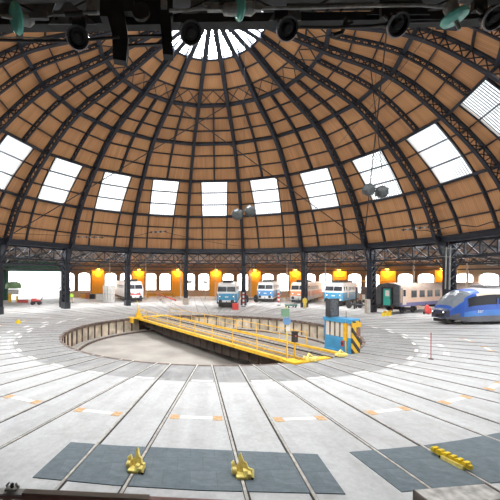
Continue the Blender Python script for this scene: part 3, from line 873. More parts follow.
# ================================================================== TRAINS  (local: x across, front at y=0 facing -y, body to +y)
def at_track(name, deg, r, label, cat, group=None, h=0.0):
    o = empty(name, P(r, deg, h), -radians(deg)); tag(o, label, cat, group); return o
def side_x(z, w=1.46):                        # half width, leaning in above the waist
    return w if z < 2.3 else w - (z - 2.3) * .13
def loft(mb, outline, z_lo, z_hi):
    """side outline polygon in (y,z), clipped between z_lo and z_hi, extruded across"""
    def clip(poly, z, keep_above):
        out = []
        for i in range(len(poly)):
            a, b = poly[i], poly[(i + 1) % len(poly)]
            ia = (a[1] >= z) == keep_above or a[1] == z; ib = (b[1] >= z) == keep_above or b[1] == z
            if ia: out.append(a)
            if ia != ib:
                t = (z - a[1]) / (b[1] - a[1]); out.append((a[0] + (b[0] - a[0]) * t, z))
        return out
    p = clip(clip(outline, z_lo, True), z_hi, False)
    n = len(p)
    mb.add([V((-side_x(z), y, z)) for y, z in p] + [V((side_x(z), y, z)) for y, z in p],
           [tuple(range(n)), tuple(reversed(range(n, 2 * n)))] + [(i, n + i, n + (i + 1) % n, (i + 1) % n) for i in range(n)])
    return mb
def bogie(parent, y):
    b = MB().box((-.98, y, .55), (.12, 3.2, .3)).box((.98, y, .55), (.12, 3.2, .3)).box((0, y, .6), (1.9, .5, .25))
    for s in (-1, 1):
        for k in (-1, 1): b.box((s * 1.05, y + k * 1.25, .52), (.2, .4, .42))
    o = b.build('bogie', M['under'], parent)
    w = MB()
    for k in (-1, 1):
        wh = MB()
        for s in (-1, 1): wh.lathe([(.42, -.07), (.52, -.06), (.50, .07), (.2, .09)], (s * .76, y + k * 1.25, .52), (1, 0, 0), 18)
        wh.tube([(-.76, y + k * 1.25, .52), (.76, y + k * 1.25, .52)], .08, 8)
        wh.build('wheelset', M['steel2'], o)
def buffers(parent, y=0.0, x=.87):
    for s in (-1, 1):
        MB().lathe([(.14, 0), (.12, -.3), (.24, -.42), (.26, -.48), (.22, -.52)], (s * x, y, 1.03), (0, 1, 0), 14).build('buffer', M['under'], parent)
    MB().tube([(0, y, .98), (0, y - .3, .9), (0, y - .35, .6)], .05, 6).build('coupling_hook', M['under'], parent)
def locomotive(deg, r, label, band, upper, waist=2.12, band_lo=.86, roof='loco_white', length=15.5, panto=True, name='electric_locomotive', nose_band=None, sidecol=None, skirt='under'):
    t = at_track(name, deg, r, label, 'locomotive')
    ol = [(0, .62), (0, 2.3), (.42, 3.22), (.62, 3.48), (1.3, 3.7), (length - 1.3, 3.7), (length - .6, 3.48), (length - .4, 3.22), (length, 2.3), (length, .62)]
    loft(MB(), ol, .62, band_lo).build('solebar', M[skirt], t)
    loft(MB(), ol, band_lo, waist).build('lower_body', M[band], t)
    loft(MB(), ol, waist, 3.45).build('upper_body', M[upper], t)
    loft(MB(), ol, 3.45, 3.7).build('roof', M[roof], t)
    dz = .92; dy = .42; L = hypot(dz, dy); up = V((0, dy / L, dz / L)); nn = V((0, -dz / L, dy / L))
    for s in (-1, 1):
        a = V((s * .68, 0, 2.3)) + up * .14 + nn * .02; b = V((s * .66, 0, 2.3)) + up * .86 + nn * .02
        q = [a - V((.6, 0, 0)), a + V((.6, 0, 0)), b + V((.57, 0, 0)), b - V((.57, 0, 0))]
        fr = MB().prism([p + (p - (a + b) / 2) * .1 - nn * .02 for p in q], nn * .03).build('windscreen_frame', M['steel2'], t)
        MB().prism(q, nn * .03).build('windscreen', M['glass'], fr)
        MB().tube([a + V((-.1, -.04, -.05)), a + V((.25, -.06, 0)) + up * .5], .018, 5).build('wiper', M['black'], fr)
        hl = MB().box((s * .92, -.03, 1.7), (.4, .06, .2)).build('headlamp_housing', M['roofgrey'], t)
        MB().lathe([(.08, 0), (.08, -.04)], (s * 1.0, -.055, 1.7), (0, 1, 0), 12).build('headlamp', M['lamp'], hl)
        MB().tube([(s * 1.2, -.06, 1.3), (s * 1.2, -.06, 2.2)], .02, 6).build('handrail', M['white'], t)
        # side windows and grilles
        for y, w in ((1.15, .55), (2.3, .5)):
            MB().box((s * (side_x(2.75) - .005), y, 2.75), (.06, w, .62)).build('side_window', M['glass'], t)
        m = MB()
        for i in range(4 if length > 12 else 2):
            y = 4.2 + i * 2.0
            for k in range(7): m.box((s * (side_x(2.7) + .01), y, 2.42 + k * .09), (.05, 1.5, .05))
        m.build('grille', M['roofgrey'], t)
        MB().box((s * 1.47, 2.9, 2.0), (.03, .62, 1.5)).build('door', M[sidecol or upper], t)
    if nose_band:
        MB().box((0, -.015, 1.5), (2.1, .04, .3)).build('nose_stripe', M[nose_band], t)
    MB().box((0, -.02, 1.62), (.5, .05, .16)).build('number_plate', M['white'], t)
    MB().box((0, -.04, 1.0), (2.5, .12, .3)).build('buffer_beam', M[skirt if skirt != 'under' else 'loco_white'], t)
    MB().box((0, .2, .42), (2.5, .25, .4)).build('rail_guard', M['under'], t)
    buffers(t, -.15)
    for y in (min(3.4, length * .24), length - min(3.4, length * .24)): bogie(t, y)
    MB().box((0, length / 2, .8), (2.3, min(4.2, length * .15), .6)).build('equipment_box', M['under'], t)
    rf = MB().box((0, 1.7, 3.86), (1.3, .9, .4)).box((0, 3.6, 3.82), (1.5, 2.2, .3)).box((0, 7.0, 3.86), (1.2, 3.0, .36))
    rf.build('roof_equipment', M['under'], t)
    if panto:
        p = MB()
        for s in (-1, 1):
            p.tube([(s * .5, 2.9, 3.95), (s * .6, 4.6, 4.25), (s * .55, 3.0, 4.55)], .03, 5)
        p.tube([(-.85, 3.0, 4.6), (.85, 3.0, 4.6)], .03, 5); p.tube([(-.8, 2.8, 4.6), (.8, 2.8, 4.6)], .03, 5)
        p.build('pantograph', M['steel2'], t)
    return t
locomotive(TRK0, 21.3, 'foremost locomotive, light blue front below white cab, left of a black column', 'loco_blue', 'loco_white')
locomotive(TRK0 + 10, 35.2, 'blue fronted white locomotive second from the left of the blue and white ones', 'loco_blue2', 'loco_white', skirt='loco_white')
locomotive(TRK0 + 20, 34.2, 'orange fronted locomotive with cream sides half hidden by a column', 'loco_orange', 'loco_cream', waist=2.15, band_lo=1.35, panto=False, skirt='loco_grey')
locomotive(TRK0 + 30, 33.2, 'blue and white locomotive above and behind the control cab', 'loco_blue', 'loco_white', length=9.5)
locomotive(TRK0 - 30, 33.0, 'white locomotive with red front band beside a far left column', 'loco_white', 'loco_white', nose_band='loco_red')

# ---- beige coach
t = at_track('passenger_coach', TRK0 + 50, 26.9, 'beige passenger coach with dark end and teal door, behind the railcar', 'coach')
CLEN = 24.0
def coach_prof(zlo, zhi):
    pts = [(1.42, 1.0), (1.44, 3.05), (1.36, 3.4), (1.1, 3.68), (.6, 3.86), (0, 3.92)]
    pts = pts + [(-x, z) for x, z in reversed(pts[:-1])]
    return [(x, z) for x, z in pts if zlo - 1e-6 <= z <= zhi + 1e-6]
MB().prism([(x, .35, z) for x, z in [(1.44, 1.45), (1.44, 3.05), (-1.44, 3.05), (-1.44, 1.45)]], (0, CLEN - .35, 0)).build('body', M['coach'], t)
MB().prism([(x, .3, z) for x, z in [(1.44, 3.05), (1.36, 3.4), (1.1, 3.68), (.6, 3.86), (0, 3.92), (-.6, 3.86), (-1.1, 3.68), (-1.36, 3.4), (-1.44, 3.05)]], (0, CLEN - .3, 0)).build('roof', M['coach_roof'], t, True)
MB().box((0, CLEN / 2 + .2, 1.22), (2.9, CLEN - .3, .46)).build('lower_stripe', M['violet'], t)
MB().box((0, .2, 2.3), (2.86, .36, 2.6)).prism([(x, .02, z) for x, z in [(1.43, 3.55), (1.1, 3.75), (0, 3.9), (-1.1, 3.75), (-1.43, 3.55)]], (0, .36, 0)).build('end_wall', M['coach_end'], t)
g_ = MB().box((-.62, -.12, 2.2), (.16, .4, 2.3)).box((.62, -.12, 2.2), (.16, .4, 2.3)).box((0, -.12, 3.28), (1.4, .4, .18)).build('gangway', M['black'], t)
d_ = MB().box((0, -.02, 2.15), (1.06, .08, 2.1)).build('end_door', M['teal'], t)
MB().box((0, -.07, 2.6), (.5, .04, .75)).build('door_window', M['clearglass'], d_)
MB().box((.36, -.08, 2.0), (.05, .05, .22)).build('door_handle', M['steel2'], d_)
for s in (-1, 1):
    dr = MB().box((s * 1.445, 1.15, 2.2), (.04, .85, 2.0)).build('side_door', M['loco_cream'], t)
    MB().box((s * 1.47, 1.15, 2.65), (.03, .5, .8)).build('door_window', M['glass'], dr)
    MB().box((s * 1.445, .62, 2.2), (.05, .1, 2.1)).build('door_pillar', M['coach_end'], t)
    for i in range(10):
        y = 3.4 + i * 1.98
        f_ = MB().box((s * 1.442, y, 2.5), (.04, 1.3, .92)).build('window_frame', M['roofgrey'], t)
        MB().box((s * 1.465, y, 2.5), (.02, 1.18, .8)).build('window_pane', M['glass'], f_)
    MB().tube([(s * .3 + s * .5, -.1, .95), (s * .8, -.35, .7)], .04, 6).build('brake_hose', M['red'], t)
buffers(t, 0)
for y in (3.2, CLEN - 3.2): bogie(t, y)
MB().box((0, CLEN / 2, .85), (2.2, 5, .5)).box((0, CLEN / 2 + 4.5, .85), (2.0, 2, .5)).build('battery_box', M['under'], t)

# ---- blue railcar, aerodynamic nose
t = at_track('diesel_railcar', TRK0 + 70, 23.4, 'shiny blue railcar with sloping windscreen and grey skirt, nose pointing left', 'railcar')
def rc_w(y): return 1.45 * min(1, .55 + .45 * (1 - (1 - min(1, y / 3.0)) ** 2.2))
def rc_top(y):
    if y < .35: return 1.35 + y * .5
    if y < 3.0: return 1.52 + (3.35 - 1.52) * sin((y - .35) / 2.65 * pi / 2) ** .93
    return 3.35 + .2 * min(1, (y - 3.0) / 1.5)
def rc_bot(y): return .62 - .3 * min(1, y / 2.0)
NY = [0, .12, .35, .6, .9, 1.25, 1.6, 2.0, 2.4, 2.7, 3.0, 3.5, 4.2, 5, 6, 7, 8, 9, 10, 11, 12, 13, 14, 15, 16, 17, 18, 19, 20, 21, 22, 23, 24]
ZL = [0, .18, .36, .52, .62, .72, .82, .9, .96, 1.0]        # vertical fractions up the side
bins = {}
def section(y):
    w, tp, bt = rc_w(y), rc_top(y), rc_bot(y)
    side = []
    for f in ZL:
        z = bt + (tp - bt) * f
        ww = w * (1.0 if z < 1.9 else 1 - .10 * (z - 1.9) / 1.7)
        if f >= .9: ww *= {.9: .96, .96: .82, 1.0: .62}[f]
        side.append((-ww, z))
    top = [(-w * .3, tp + .05), (w * .3, tp + .05)]
    return [V((x, y, z)) for x, z in side] + [V((x, y, z)) for x, z in top] + [V((-x, y, z)) for x, z in reversed(side)]
secs = [section(y) for y in NY]
nS = len(secs[0])
for i in range(len(NY) - 1):
    for k in range(nS - 1):
        q = [secs[i][k], secs[i + 1][k], secs[i + 1][k + 1], secs[i][k + 1]]
        c = sum(q, V()) / 4; y = NY[i] + (NY[i + 1] - NY[i]) / 2
        top = k >= len(ZL) - 1 and k <= len(ZL) + 1
        f = ZL[k] if k < len(ZL) - 1 else (ZL[nS - 2 - k] if k > len(ZL) + 1 else 1.0)
        if not top and f < .18: nm = 'skirt'
        elif y < 1.3 and not top and f < .36: nm = 'skirt' if y > .35 else 'nose_panel'
        elif y < .35: nm = 'nose_panel'
        elif top: nm = 'windscreen' if .6 < y < 2.4 else ('body' if y < 3.3 else 'roof')
        elif y < 1.5: nm = 'windscreen' if f > .75 and y > .6 else 'body'
        elif y < 2.4 and f > .89: nm = 'windscreen'
        elif y > 3.4 and .50 < f < .73: nm = 'side_glazing'
        elif y > 1.9 and .50 < f < .73: nm = 'side_glazing'
        elif y > 3.8 and .73 < f < .95 or (y > 3.2 and .8 < f < .89): nm = 'reflection_band'
        elif f > .89 and y > 3.3: nm = 'roof'
        elif .17 < f < .36 and y > 1.3: nm = 'lower_body'
        else: nm = 'body'
        bins.setdefault(nm + ('+' if nm == 'side_glazing' and c.x > 0 else ''), MB()).add(q, [(0, 3, 2, 1)])
bins.setdefault('nose_panel', MB()).add(secs[0], [tuple(range(nS))])
bins['skirt'].add(secs[-1], [tuple(reversed(range(nS)))])
bins['skirt'].add([s[0] for s in secs] + [s[-1] for s in secs], [(i, i + 1, len(NY) + i + 1, len(NY) + i) for i in range(len(NY) - 1)])
RM = dict(skirt='tskirt', nose_panel='tnose', windscreen='tscreen', body='tblue', roof='tgrey', side_glazing='glass', reflection_band='treflect', lower_body='tblue2')
for nm, mb in bins.items(): mb.build(nm.strip('+'), M[RM[nm.strip('+')]], t, True)
for s in (-1, 1):
    hl = MB().box((s * .62, .02, 1.22), (.4, .14, .16)).build('headlamp_housing', M['glass'], t)
    MB().lathe([(.075, 0), (.075, -.04)], (s * .62, -.05, 1.22), (0, 1, 0), 12).build('headlamp', M['lamp'], hl)
    for i in range(8):
        MB().box((s * 1.455, 5.4 + i * 2.3, 2.2), (.03, .14, .78)).build('window_pillar', M['tblue'], t)
    MB().box((s * 1.45, 7.2, 1.7), (.03, 1.3, 1.9)).build('door', M['tblue2'], t)
    MB().tube([(s * .12, .5, 1.72), (s * .55, 1.3, 2.45)], .02, 5).build('wiper', M['black'], t)
MB().box((0, -.05, .95), (1.2, .22, .2)).tube([(0, .1, .85), (0, -.35, .85)], .09, 8).build('coupler', M['under'], t)
MB().box((0, .4, .35), (1.7, .25, .3)).build('rail_guard', M['under'], t)
for y in (3.6, 20): bogie(t, y)
MB().box((0, 12, .75), (2.3, 8, .5)).build('engine_box', M['under'], t)
ro = MB().box((0, 5.6, 3.72), (1.6, 1.8, .16)).box((0, 9.5, 3.74), (1.7, 3.2, .2))
for i in range(4): ro.tube([(-.6, 4.9 + i * .5, 3.83), (.6, 4.9 + i * .5, 3.83)], .05, 6)
ro.build('roof_equipment', M['roofgrey'], t)
cu = bpy.data.curves.new('side_lettering', 'FONT'); cu.body = 'ter'; cu.size = .55; cu.extrude = .004; cu.align_x = 'CENTER'; cu.shear = .25
cu.materials.append(M['white'])
fo = bpy.data.objects.new('lettering_curve', cu); COL.objects.link(fo)
me = bpy.data.meshes.new_from_object(fo.evaluated_get(bpy.context.evaluated_depsgraph_get()))
bpy.data.objects.remove(fo); me.name = 'side_lettering'
o = bpy.data.objects.new('side_lettering', me); COL.objects.link(o); o.parent = t
o.matrix_local = Matrix.Translation((1.475, 3.3, 1.18)) @ Matrix(((0, 0, 1, 0), (1, 0, 0, 0), (0, 1, 0, 0), (0, 0, 0, 1)))
# the side towards the viewer is local +x (right of the train seen from the tip)

# ---- maintenance platform on track 49
t = at_track('maintenance_platform', TRK0 + 40, 31.0, 'dark steel maintenance platform on posts between locomotive and beige coach', 'platform')
MB().box((0, 4, 3.05), (3.0, 8, .14)).build('deck', M['steel2'], t)
for x in (-1.4, 0, 1.4):
    for y in (.2, 4, 7.8): MB().box((x, y, 1.5), (.16, .16, 3.0)).build('post', M['under'], t)
MB().box((.3, .1, 2.5), (2.0, .1, .75)).build('front_panel', M['girder'], t)
m = MB()
for x in (-1.45, 1.45): m.tube([(x, .1, 4.05), (x, 7.9, 4.05)], .03, 6)
for x in (-1.45, 0, 1.45): m.tube([(x, .1, 3.1), (x, .1, 4.05)], .03, 6)
m.tube([(-1.45, .1, 4.05), (1.45, .1, 4.05)], .03, 6); m.build('railing', M['ochre'], t)
w_ = at_track('flat_wagon', TRK0 + 40, 32.5, 'low white sided wagon parked under the dark maintenance platform', 'wagon')
MB().box((0, 5, 1.45), (2.6, 9, .9)).build('body', M['lightgrey'], w_)
MB().box((0, 5, .9), (2.3, 8.6, .2)).build('underframe', M['under'], w_); buffers(w_, .5)
for y in (2.5, 7.5): bogie(w_, y)

# ================================================================== PEOPLE
def skinmesh(name, joints, edges, m, parent, root=0, lv=2):
    me = bpy.data.meshes.new(name); me.from_pydata([j[0] for j in joints], edges, [])
    o = bpy.data.objects.new(name, me); COL.objects.link(o); o.parent = parent
    sk = o.modifiers.new('Skin', 'SKIN'); sk.use_smooth_shade = True
    if not me.skin_vertices: me.skin_vertices_new() if hasattr(me, 'skin_vertices_new') else None
    if not me.skin_vertices:
        me.attributes.new('skin_dummy', 'FLOAT', 'POINT')
    for i, j in enumerate(joints):
        d = me.skin_vertices[0].data[i]; r = j[1]
        d.radius = r if isinstance(r, tuple) else (r, r); d.use_root = (i == root)
    sb = o.modifiers.new('Sub', 'SUBSURF'); sb.levels = lv; sb.render_levels = lv
    me.materials.append(m); return o
def person(loc, rz, label, jacket, trousers, h=1.0):
    t = empty('person', loc, rz); tag(t, label, 'person'); t.scale = (h, h, h)
    J = [((0, 0, .95), (.15, .11)), ((0, 0, 1.2), (.14, .10)), ((0, 0, 1.42), (.16, .10)), ((0, 0, 1.52), .055), ((0, -.02, 1.62), (.07, .085)), ((0, -.02, 1.73), (.075, .09)),
         ((-.2, 0, 1.42), .06), ((-.27, .02, 1.15), .045), ((-.24, -.12, .92), .036), ((-.23, -.18, .82), .035),
         ((.2, 0, 1.42), .06), ((.27, .04, 1.15), .045), ((.26, -.02, .9), .036), ((.26, -.05, .8), .035),
         ((-.1, 0, .88), .09), ((-.11, -.03, .48), .06), ((-.12, .02, .08), .045), ((-.13, -.12, .04), .045),
         ((.1, 0, .88), .09), ((.12, .0, .48), .06), ((.14, .06, .08), .045), ((.15, -.08, .04), .045)]
    E = [(0, 1), (1, 2), (2, 3), (3, 4), (4, 5), (2, 6), (6, 7), (7, 8), (8, 9), (2, 10), (10, 11), (11, 12), (12, 13), (0, 14), (14, 15), (15, 16), (16, 17), (0, 18), (18, 19), (19, 20), (20, 21)]
    skinmesh('body', J, E, M['skin'], t)
    g = lambda i, k: (J[i][0], tuple(x + k for x in (J[i][1] if isinstance(J[i][1], tuple) else (J[i][1],) * 2)))
    skinmesh('jacket', [((0, 0, .86), (.19, .14)), g(1, .05), g(2, .04), ((0, 0, 1.5), (.08, .08)), g(6, .03), g(7, .025), g(8, .025), g(10, .03), g(11, .025), g(12, .025)],
             [(0, 1), (1, 2), (2, 3), (2, 4), (4, 5), (5, 6), (2, 7), (7, 8), (8, 9)], jacket, t)
    skinmesh('trousers', [((0, 0, .95), (.17, .13)), g(14, .02), g(15, .025), ((-.12, .02, .1), .065), g(18, .02), g(19, .025), ((.14, .06, .1), .065)],
             [(0, 1), (1, 2), (2, 3), (0, 4), (4, 5), (5, 6)], trousers, t)
    for s in (-1, 1):
        MB().ball((s * .13 + (.015 if s > 0 else 0), -.06 if s < 0 else -.02, .05), .09, 10, (.75, 1.5, .6)).build('shoe', M['black'], t, True)
    MB().ball((0, .0, 1.75), .112, 12, (.9, 1, .75)).build('hair', M['hair'], t, True)
    MB().ball((0, -.12, 1.66), .022, 8).build('nose', M['skin'], t)
    return t
person(V((W(71.6, 0, 60).x, W(71.6, 0, 60).y, 0)), .3, 'person in a lime green safety jacket standing by a column near the bright doorway', M['lime'], M['beige_cloth'], 1.06)
person(V((14.6, 20.3, 0)), -.3, 'person in a yellow jacket standing at a column foot beside the orange locomotive', M['hiyellow'], M['hiyellow'], 1.0)

# ================================================================== HALL CLUTTER
# green machine left
q = G(13, 302.5)
t = empty('workshop_machine', q, .5); tag(t, 'green topped workshop machine with ochre legs and a bent pipe by the doorway', 'machine')
MB().lathe([(.2, .0), (1.25, .05), (1.3, .6), (1.05, 1.1), (.4, 1.25)], (0, 0, 2.3), n=20).build('hood', M['pgreen'], t, True)
MB().box((0, 0, 1.75), (1.7, 1.2, .9)).build('housing', M['lightgrey'], t)
MB().box((-.55, 0, .75), (.5, 1.3, 1.5)).box((.6, 0, .5), (.35, 1.3, 1.0)).build('pedestal', M['yellow'], t)
MB().tube([(.5, 0, 3.3), (.55, 0, 4.2), (.9, 0, 4.6), (1.4, 0, 4.4), (1.55, 0, 3.2), (1.5, 0, 2.0)], .07, 8).build('pipe', M['steel2'], t)
for i, x in enumerate((19, 22.5, 26)):
    t = empty('red_crate', G(x, 303.3), .3); tag(t, 'low red crate on the floor before the bright doorway, ' + ('nearest the green machine', 'middle of three', 'farthest from the green machine')[i], 'crate', 'red crates by the doorway')
    MB().box((0, 0, .24), (.55, .6, .46)).build('body', M['loco_red'], t, bevel=.03); MB().box((0, 0, .5), (.6, .66, .06)).build('lid', M['redbrown'], t)
t = empty('hand_cart', G(36, 305.5), .2); tag(t, 'red hand cart with a raised black handle in front of the bright doorway', 'cart')
MB().box((0, 0, .7), (1.4, .7, .22)).box((-.3, 0, .92), (.7, .6, .22)).build('tray', M['loco_red'], t)
for x in (-.5, .5):
    for y in (-.42, .42): MB().lathe([(.2, -.05), (.27, -.04), (.27, .04), (.2, .05)], (x, y, .27), (0, 1, 0), 14).build('wheel', M['black'], t)
MB().box((0, 0, .5), (1.4, .5, .2)).build('chassis', M['under'], t)
MB().tube([(.7, 0, .7), (1.0, 0, 1.3), (1.1, 0, 1.95), (1.35, 0, 2.1)], .06, 8).build('handle', M['under'], t)
o = MB().prism([(-.2, -.15, 0), (.2, -.15, 0), (.2, -.15, .12), (.05, -.15, .36), (-.05, -.15, .36), (-.2, -.15, .12)], (0, .3, 0)).build('wheel_chock', M['lemon']); o.location = G(18, 324.2)
tag(o, 'small yellow wheel chock alone on the grey floor at the picture left', 'chock')
# grey cabinets and crates between column and locomotive
for i in range(4):
    t = empty('steel_cabinet', G(104.8 + i * 2.6, 302.2 + i * .35), -.25); tag(t, 'tall light grey cabinet left of the red and white locomotive, %s from the left' % ORD[i + 1], 'cabinet', 'row of grey cabinets')
    MB().box((0, 0, 1.5), (.42, .7, 2.95)).build('body', M['lightgrey'], t); d_ = MB().box((0, -.36, 1.5), (.36, .03, 2.7)).build('door', M['lightgrey'], t); MB().box((.12, -.39, 1.5), (.04, .04, .3)).build('handle', M['steel2'], d_)
for i, (x, y, w, h, mt, lb) in enumerate([(84, 298.6, 1.1, 1.0, 'ochre', 'ochre crate on the floor under the orange lamp left of the grey cabinets'), (88.5, 299, 1.0, 1.1, 'loco_orange', 'orange crate between an ochre crate and a black bin, far left hall'),
                                          (92.5, 299.2, 1.0, .9, 'under', 'black bin on the floor left of a pale crate and grey cabinets'), (100, 300.6, 1.3, 1.2, 'lightgrey', 'pale grey crate standing left of the row of tall grey cabinets')]):
    t = empty('storage_crate' if mt != 'under' else 'storage_bin', G(x, y), 0); tag(t, lb, 'crate' if mt != 'under' else 'bin')
    MB().box((0, 0, h / 2), (w, .9, h)).build('body', M[mt], t, bevel=.02); MB().box((0, 0, h + .03), (w + .06, .96, .08)).build('lid', M['steel2'], t)
for i, (x0, x1) in enumerate([(66, 90), (146, 175)]):
    a, b = G(x0, 297.6), G(x1, 297.0); c = (a + b) / 2; L = (b - a).length
    t = empty('workbench', c, atan2((b - a).y, (b - a).x)); tag(t, ('dark green workbench along the far wall behind the lime jacket', 'ochre workbench along the far wall under two arched windows')[i], 'workbench')
    MB().box((0, 0, .95), (L, .8, .1)).build('top', M['under'] if i == 0 else M['ochre'], t)
    for s in (-1, 1): MB().box((s * (L / 2 - .3), 0, .45), (.5, .7, .9)).build('pedestal', M['green'] if i == 0 else M['ochre'], t)
    MB().box((0, .3, .5), (L - .6, .06, .6)).build('back_panel', M['green'] if i == 0 else M['ochre'], t)
# grey awning box left column
t = empty('grey_shelter', G(62.3, 307.5), .2); tag(t, 'dark shelter with a sloping grey roof at the column foot by the lime jacket', 'shelter')
MB().box((0, 0, 1.25), (.8, .8, 2.5)).build('body', M['under'], t)
MB().prism([(-.5, -.6, 2.7), (1.3, -.6, 2.5), (1.3, -.6, 2.6), (.4, -.6, 3.4), (.1, -.6, 3.4), (-.5, -.6, 2.8)], (0, 1.2, 0)).build('roof', M['grey'], t)
# red box by the foremost locomotive
t = empty('red_tool_box', G(235.5, 309.6), -.1); tag(t, 'bright red box on the floor right of the foremost locomotive', 'box')
MB().box((0, 0, .42), (.85, .6, .8)).build('body', M['red'], t, bevel=.03); MB().box((0, 0, .86), (.9, .65, .1)).build('lid', M['red'], t); MB().tube([(-.2, 0, .9), (-.2, 0, 1.05), (.2, 0, 1.05), (.2, 0, .9)], .03, 6).build('handle', M['under'], t)
for i, (x, y, c, lb) in enumerate([(243.5, 306.5, 'red', 'red and white striped barrier post before the column right of the foremost locomotive'), (278.5, 305, 'white', 'white barrier post with red bands right of the second blue locomotive')]):
    t = empty('barrier_post', G(x, y)); tag(t, lb, 'post')
    MB().tube([(0, 0, 0), (0, 0, 2.2)], .14, 10).build('shaft', M['white'], t)
    for z in (.5, 1.1, 1.7): MB().tube([(0, 0, z), (0, 0, z + .3)], .15, 10).build('band', M['red'], t)
    MB().lathe([(.35, 0), (.32, .08), (.15, .1)], (0, 0, 0), n=12).build('foot', M['under'], t)
# red fire cart and yellow buffer stop at the coach
t = empty('fire_extinguisher_cart', G(426.5, 313.5), 0); tag(t, 'red wheeled fire extinguisher in front of the beige coach by the railcar nose', 'fire extinguisher')
MB().lathe([(.18, .0), (.26, .08), (.26, .85), (.16, 1.02), (.06, 1.1)], (0, 0, .12), n=14).build('cylinder', M['red'], t, True)
MB().box((.3, .1, .45), (.34, .3, .7)).build('hose_box', M['red'], t)
for s in (-1, 1): MB().lathe([(.15, -.04), (.18, 0), (.15, .04)], (s * .3, .15, .18), (1, 0, 0), 12).build('wheel', M['black'], t)
MB().tube([(-.1, 0, 1.15), (-.1, .2, 1.35), (.1, .2, 1.35), (.1, 0, 1.15)], .03, 6).build('handle', M['under'], t)
for i, x in enumerate((383.5, 388.5)):
    t = empty('rail_stop', G(x, 315.2 - i * .5), -radians(TRK0 + 50)); tag(t, 'yellow rail stop on the floor before the coach end, ' + ('the left of the pair', 'the right of the pair')[i], 'rail stop', 'yellow rail stops before the coach')
    MB().prism([(-.16, -.3, 0), (-.16, .3, 0), (-.16, .2, .35), (-.16, -.05, .4)], (.32, 0, 0)).build('wedge', M['lemon'], t); MB().box((0, .25, .45), (.4, .08, .3)).build('stop_face', M['yellow'], t)
t = empty('grey_locker', G(367.2, 312.5), 0); tag(t, 'beige locker at the foot of the column left of the coach', 'locker')
MB().box((0, 0, .9), (.5, .5, 1.8)).build('body', M['beige_steel'], t); MB().box((0, -.26, .9), (.42, .03, 1.6)).build('door', M['lightgrey'], t)
# hose trolley and sloping red and white barrier, back left
for i, ((ax, ay), (bx, by)) in enumerate([((156, 297), (176, 305)), ((160, 305), (164, 299))]):
    a, b = G(ax, ay), G(bx, by); c = (a + b) / 2
    t = empty('trestle_barrier', (c.x, c.y, 0)); tag(t, ('long red trestle barrier lying askew on the floor left of a column', 'short red trestle barrier crossing the long one on the floor')[i], 'barrier')
    d = (b - a) / 2
    MB().bar(V((-d.x, -d.y, .75)), V((d.x, d.y, .75)), .08, .22).build('board', M['red'] if i == 0 else M['redbrown'], t)
    for s in (-.8, .8):
        for k in (-1, 1): MB().bar(V((d.x * s - k * .3, d.y * s - .2 * k, 0)), V((d.x * s, d.y * s, .75)), .06).build('leg', M['white'], t)
# gantry crane hook pole / lamp stands near the windows
for i, (x, y) in enumerate([(205.5, 300), (190, 299)]):
    t = empty('work_light_stand', G(x, y)); tag(t, ('tall work light stand left of the foremost locomotive', 'work light stand just right of the pale based column')[i], 'work light')
    MB().tube([(0, 0, .1), (0, 0, 3.2)], .06, 8).build('pole', M['grey'], t)
    for k in range(3): MB().bar((0, 0, .5), (.6 * cos(k * 2.1), .6 * sin(k * 2.1), 0.03), .06).build('leg', M['grey'], t)
    MB().box((.0, -.1, 3.5), (.9, .3, .55)).build('lamp_head', M['grey'], t)
# spare wheelsets, a green trolley
def wheelset(x, y, rz, label, s=1.0):
    t = empty('spare_wheelset', G(x, y), rz); tag(t, label, 'wheelset', 'spare wheelsets on the hall floor'); t.scale = (s, s, s)
    MB().tube([(-1.0, 0, .52), (1.0, 0, .52)], .09, 10).build('axle', M['steel2'], t)
    for k in (-1, 1): MB().lathe([(.15, -.1), (.5, -.07), (.52, .06), (.46, .08), (.12, .1)], (k * .75, 0, .52), (k, 0, 0), 20).build('wheel', M['under'], t)
wheelset(251.3, 302.4, .4, 'black wheelset on the floor between the two left blue locomotives', 1.35)
wheelset(354, 307.6, .2, 'dark wheelset on the floor under the maintenance platform, left one', 1.2)
wheelset(361, 308.6, -.5, 'dark wheelset on the floor beside the column left of the coach', 1.2)
t = empty('floor_trolley', G(291, 307.2), .3); tag(t, 'low green trolley on the floor before the orange fronted locomotive', 'trolley')
MB().box((0, 0, .38), (1.6, .9, .2)).build('platform', M['green'], t)
for x in (-.6, .6):
    for y in (-.35, .35): MB().lathe([(.1, -.04), (.14, 0), (.1, .04)], (x, y, .14), (0, 1, 0), 10).build('wheel', M['black'], t)
MB().tube([(.8, -.3, .45), (.95, -.3, 1.1), (.95, .3, 1.1), (.8, .3, .45)], .03, 6).build('handle', M['green'], t)
# thin marker pole right
t = empty('marker_pole', G(430.5, 358)); tag(t, 'thin orange marker pole standing on the floor right of the pit', 'pole')
MB().tube([(0, 0, .06), (0, 0, 1.5)], .022, 8).build('shaft', M['loco_red'], t); MB().lathe([(.14, 0), (.13, .04), (.03, .07)], n=14).build('base', M['timber_dark'], t)
# pedestrian clutter near the pit on the far side
for i, (x, y) in enumerate([(106.5, 318.5), (259, 313.5), (287, 313.8)]):
    pass

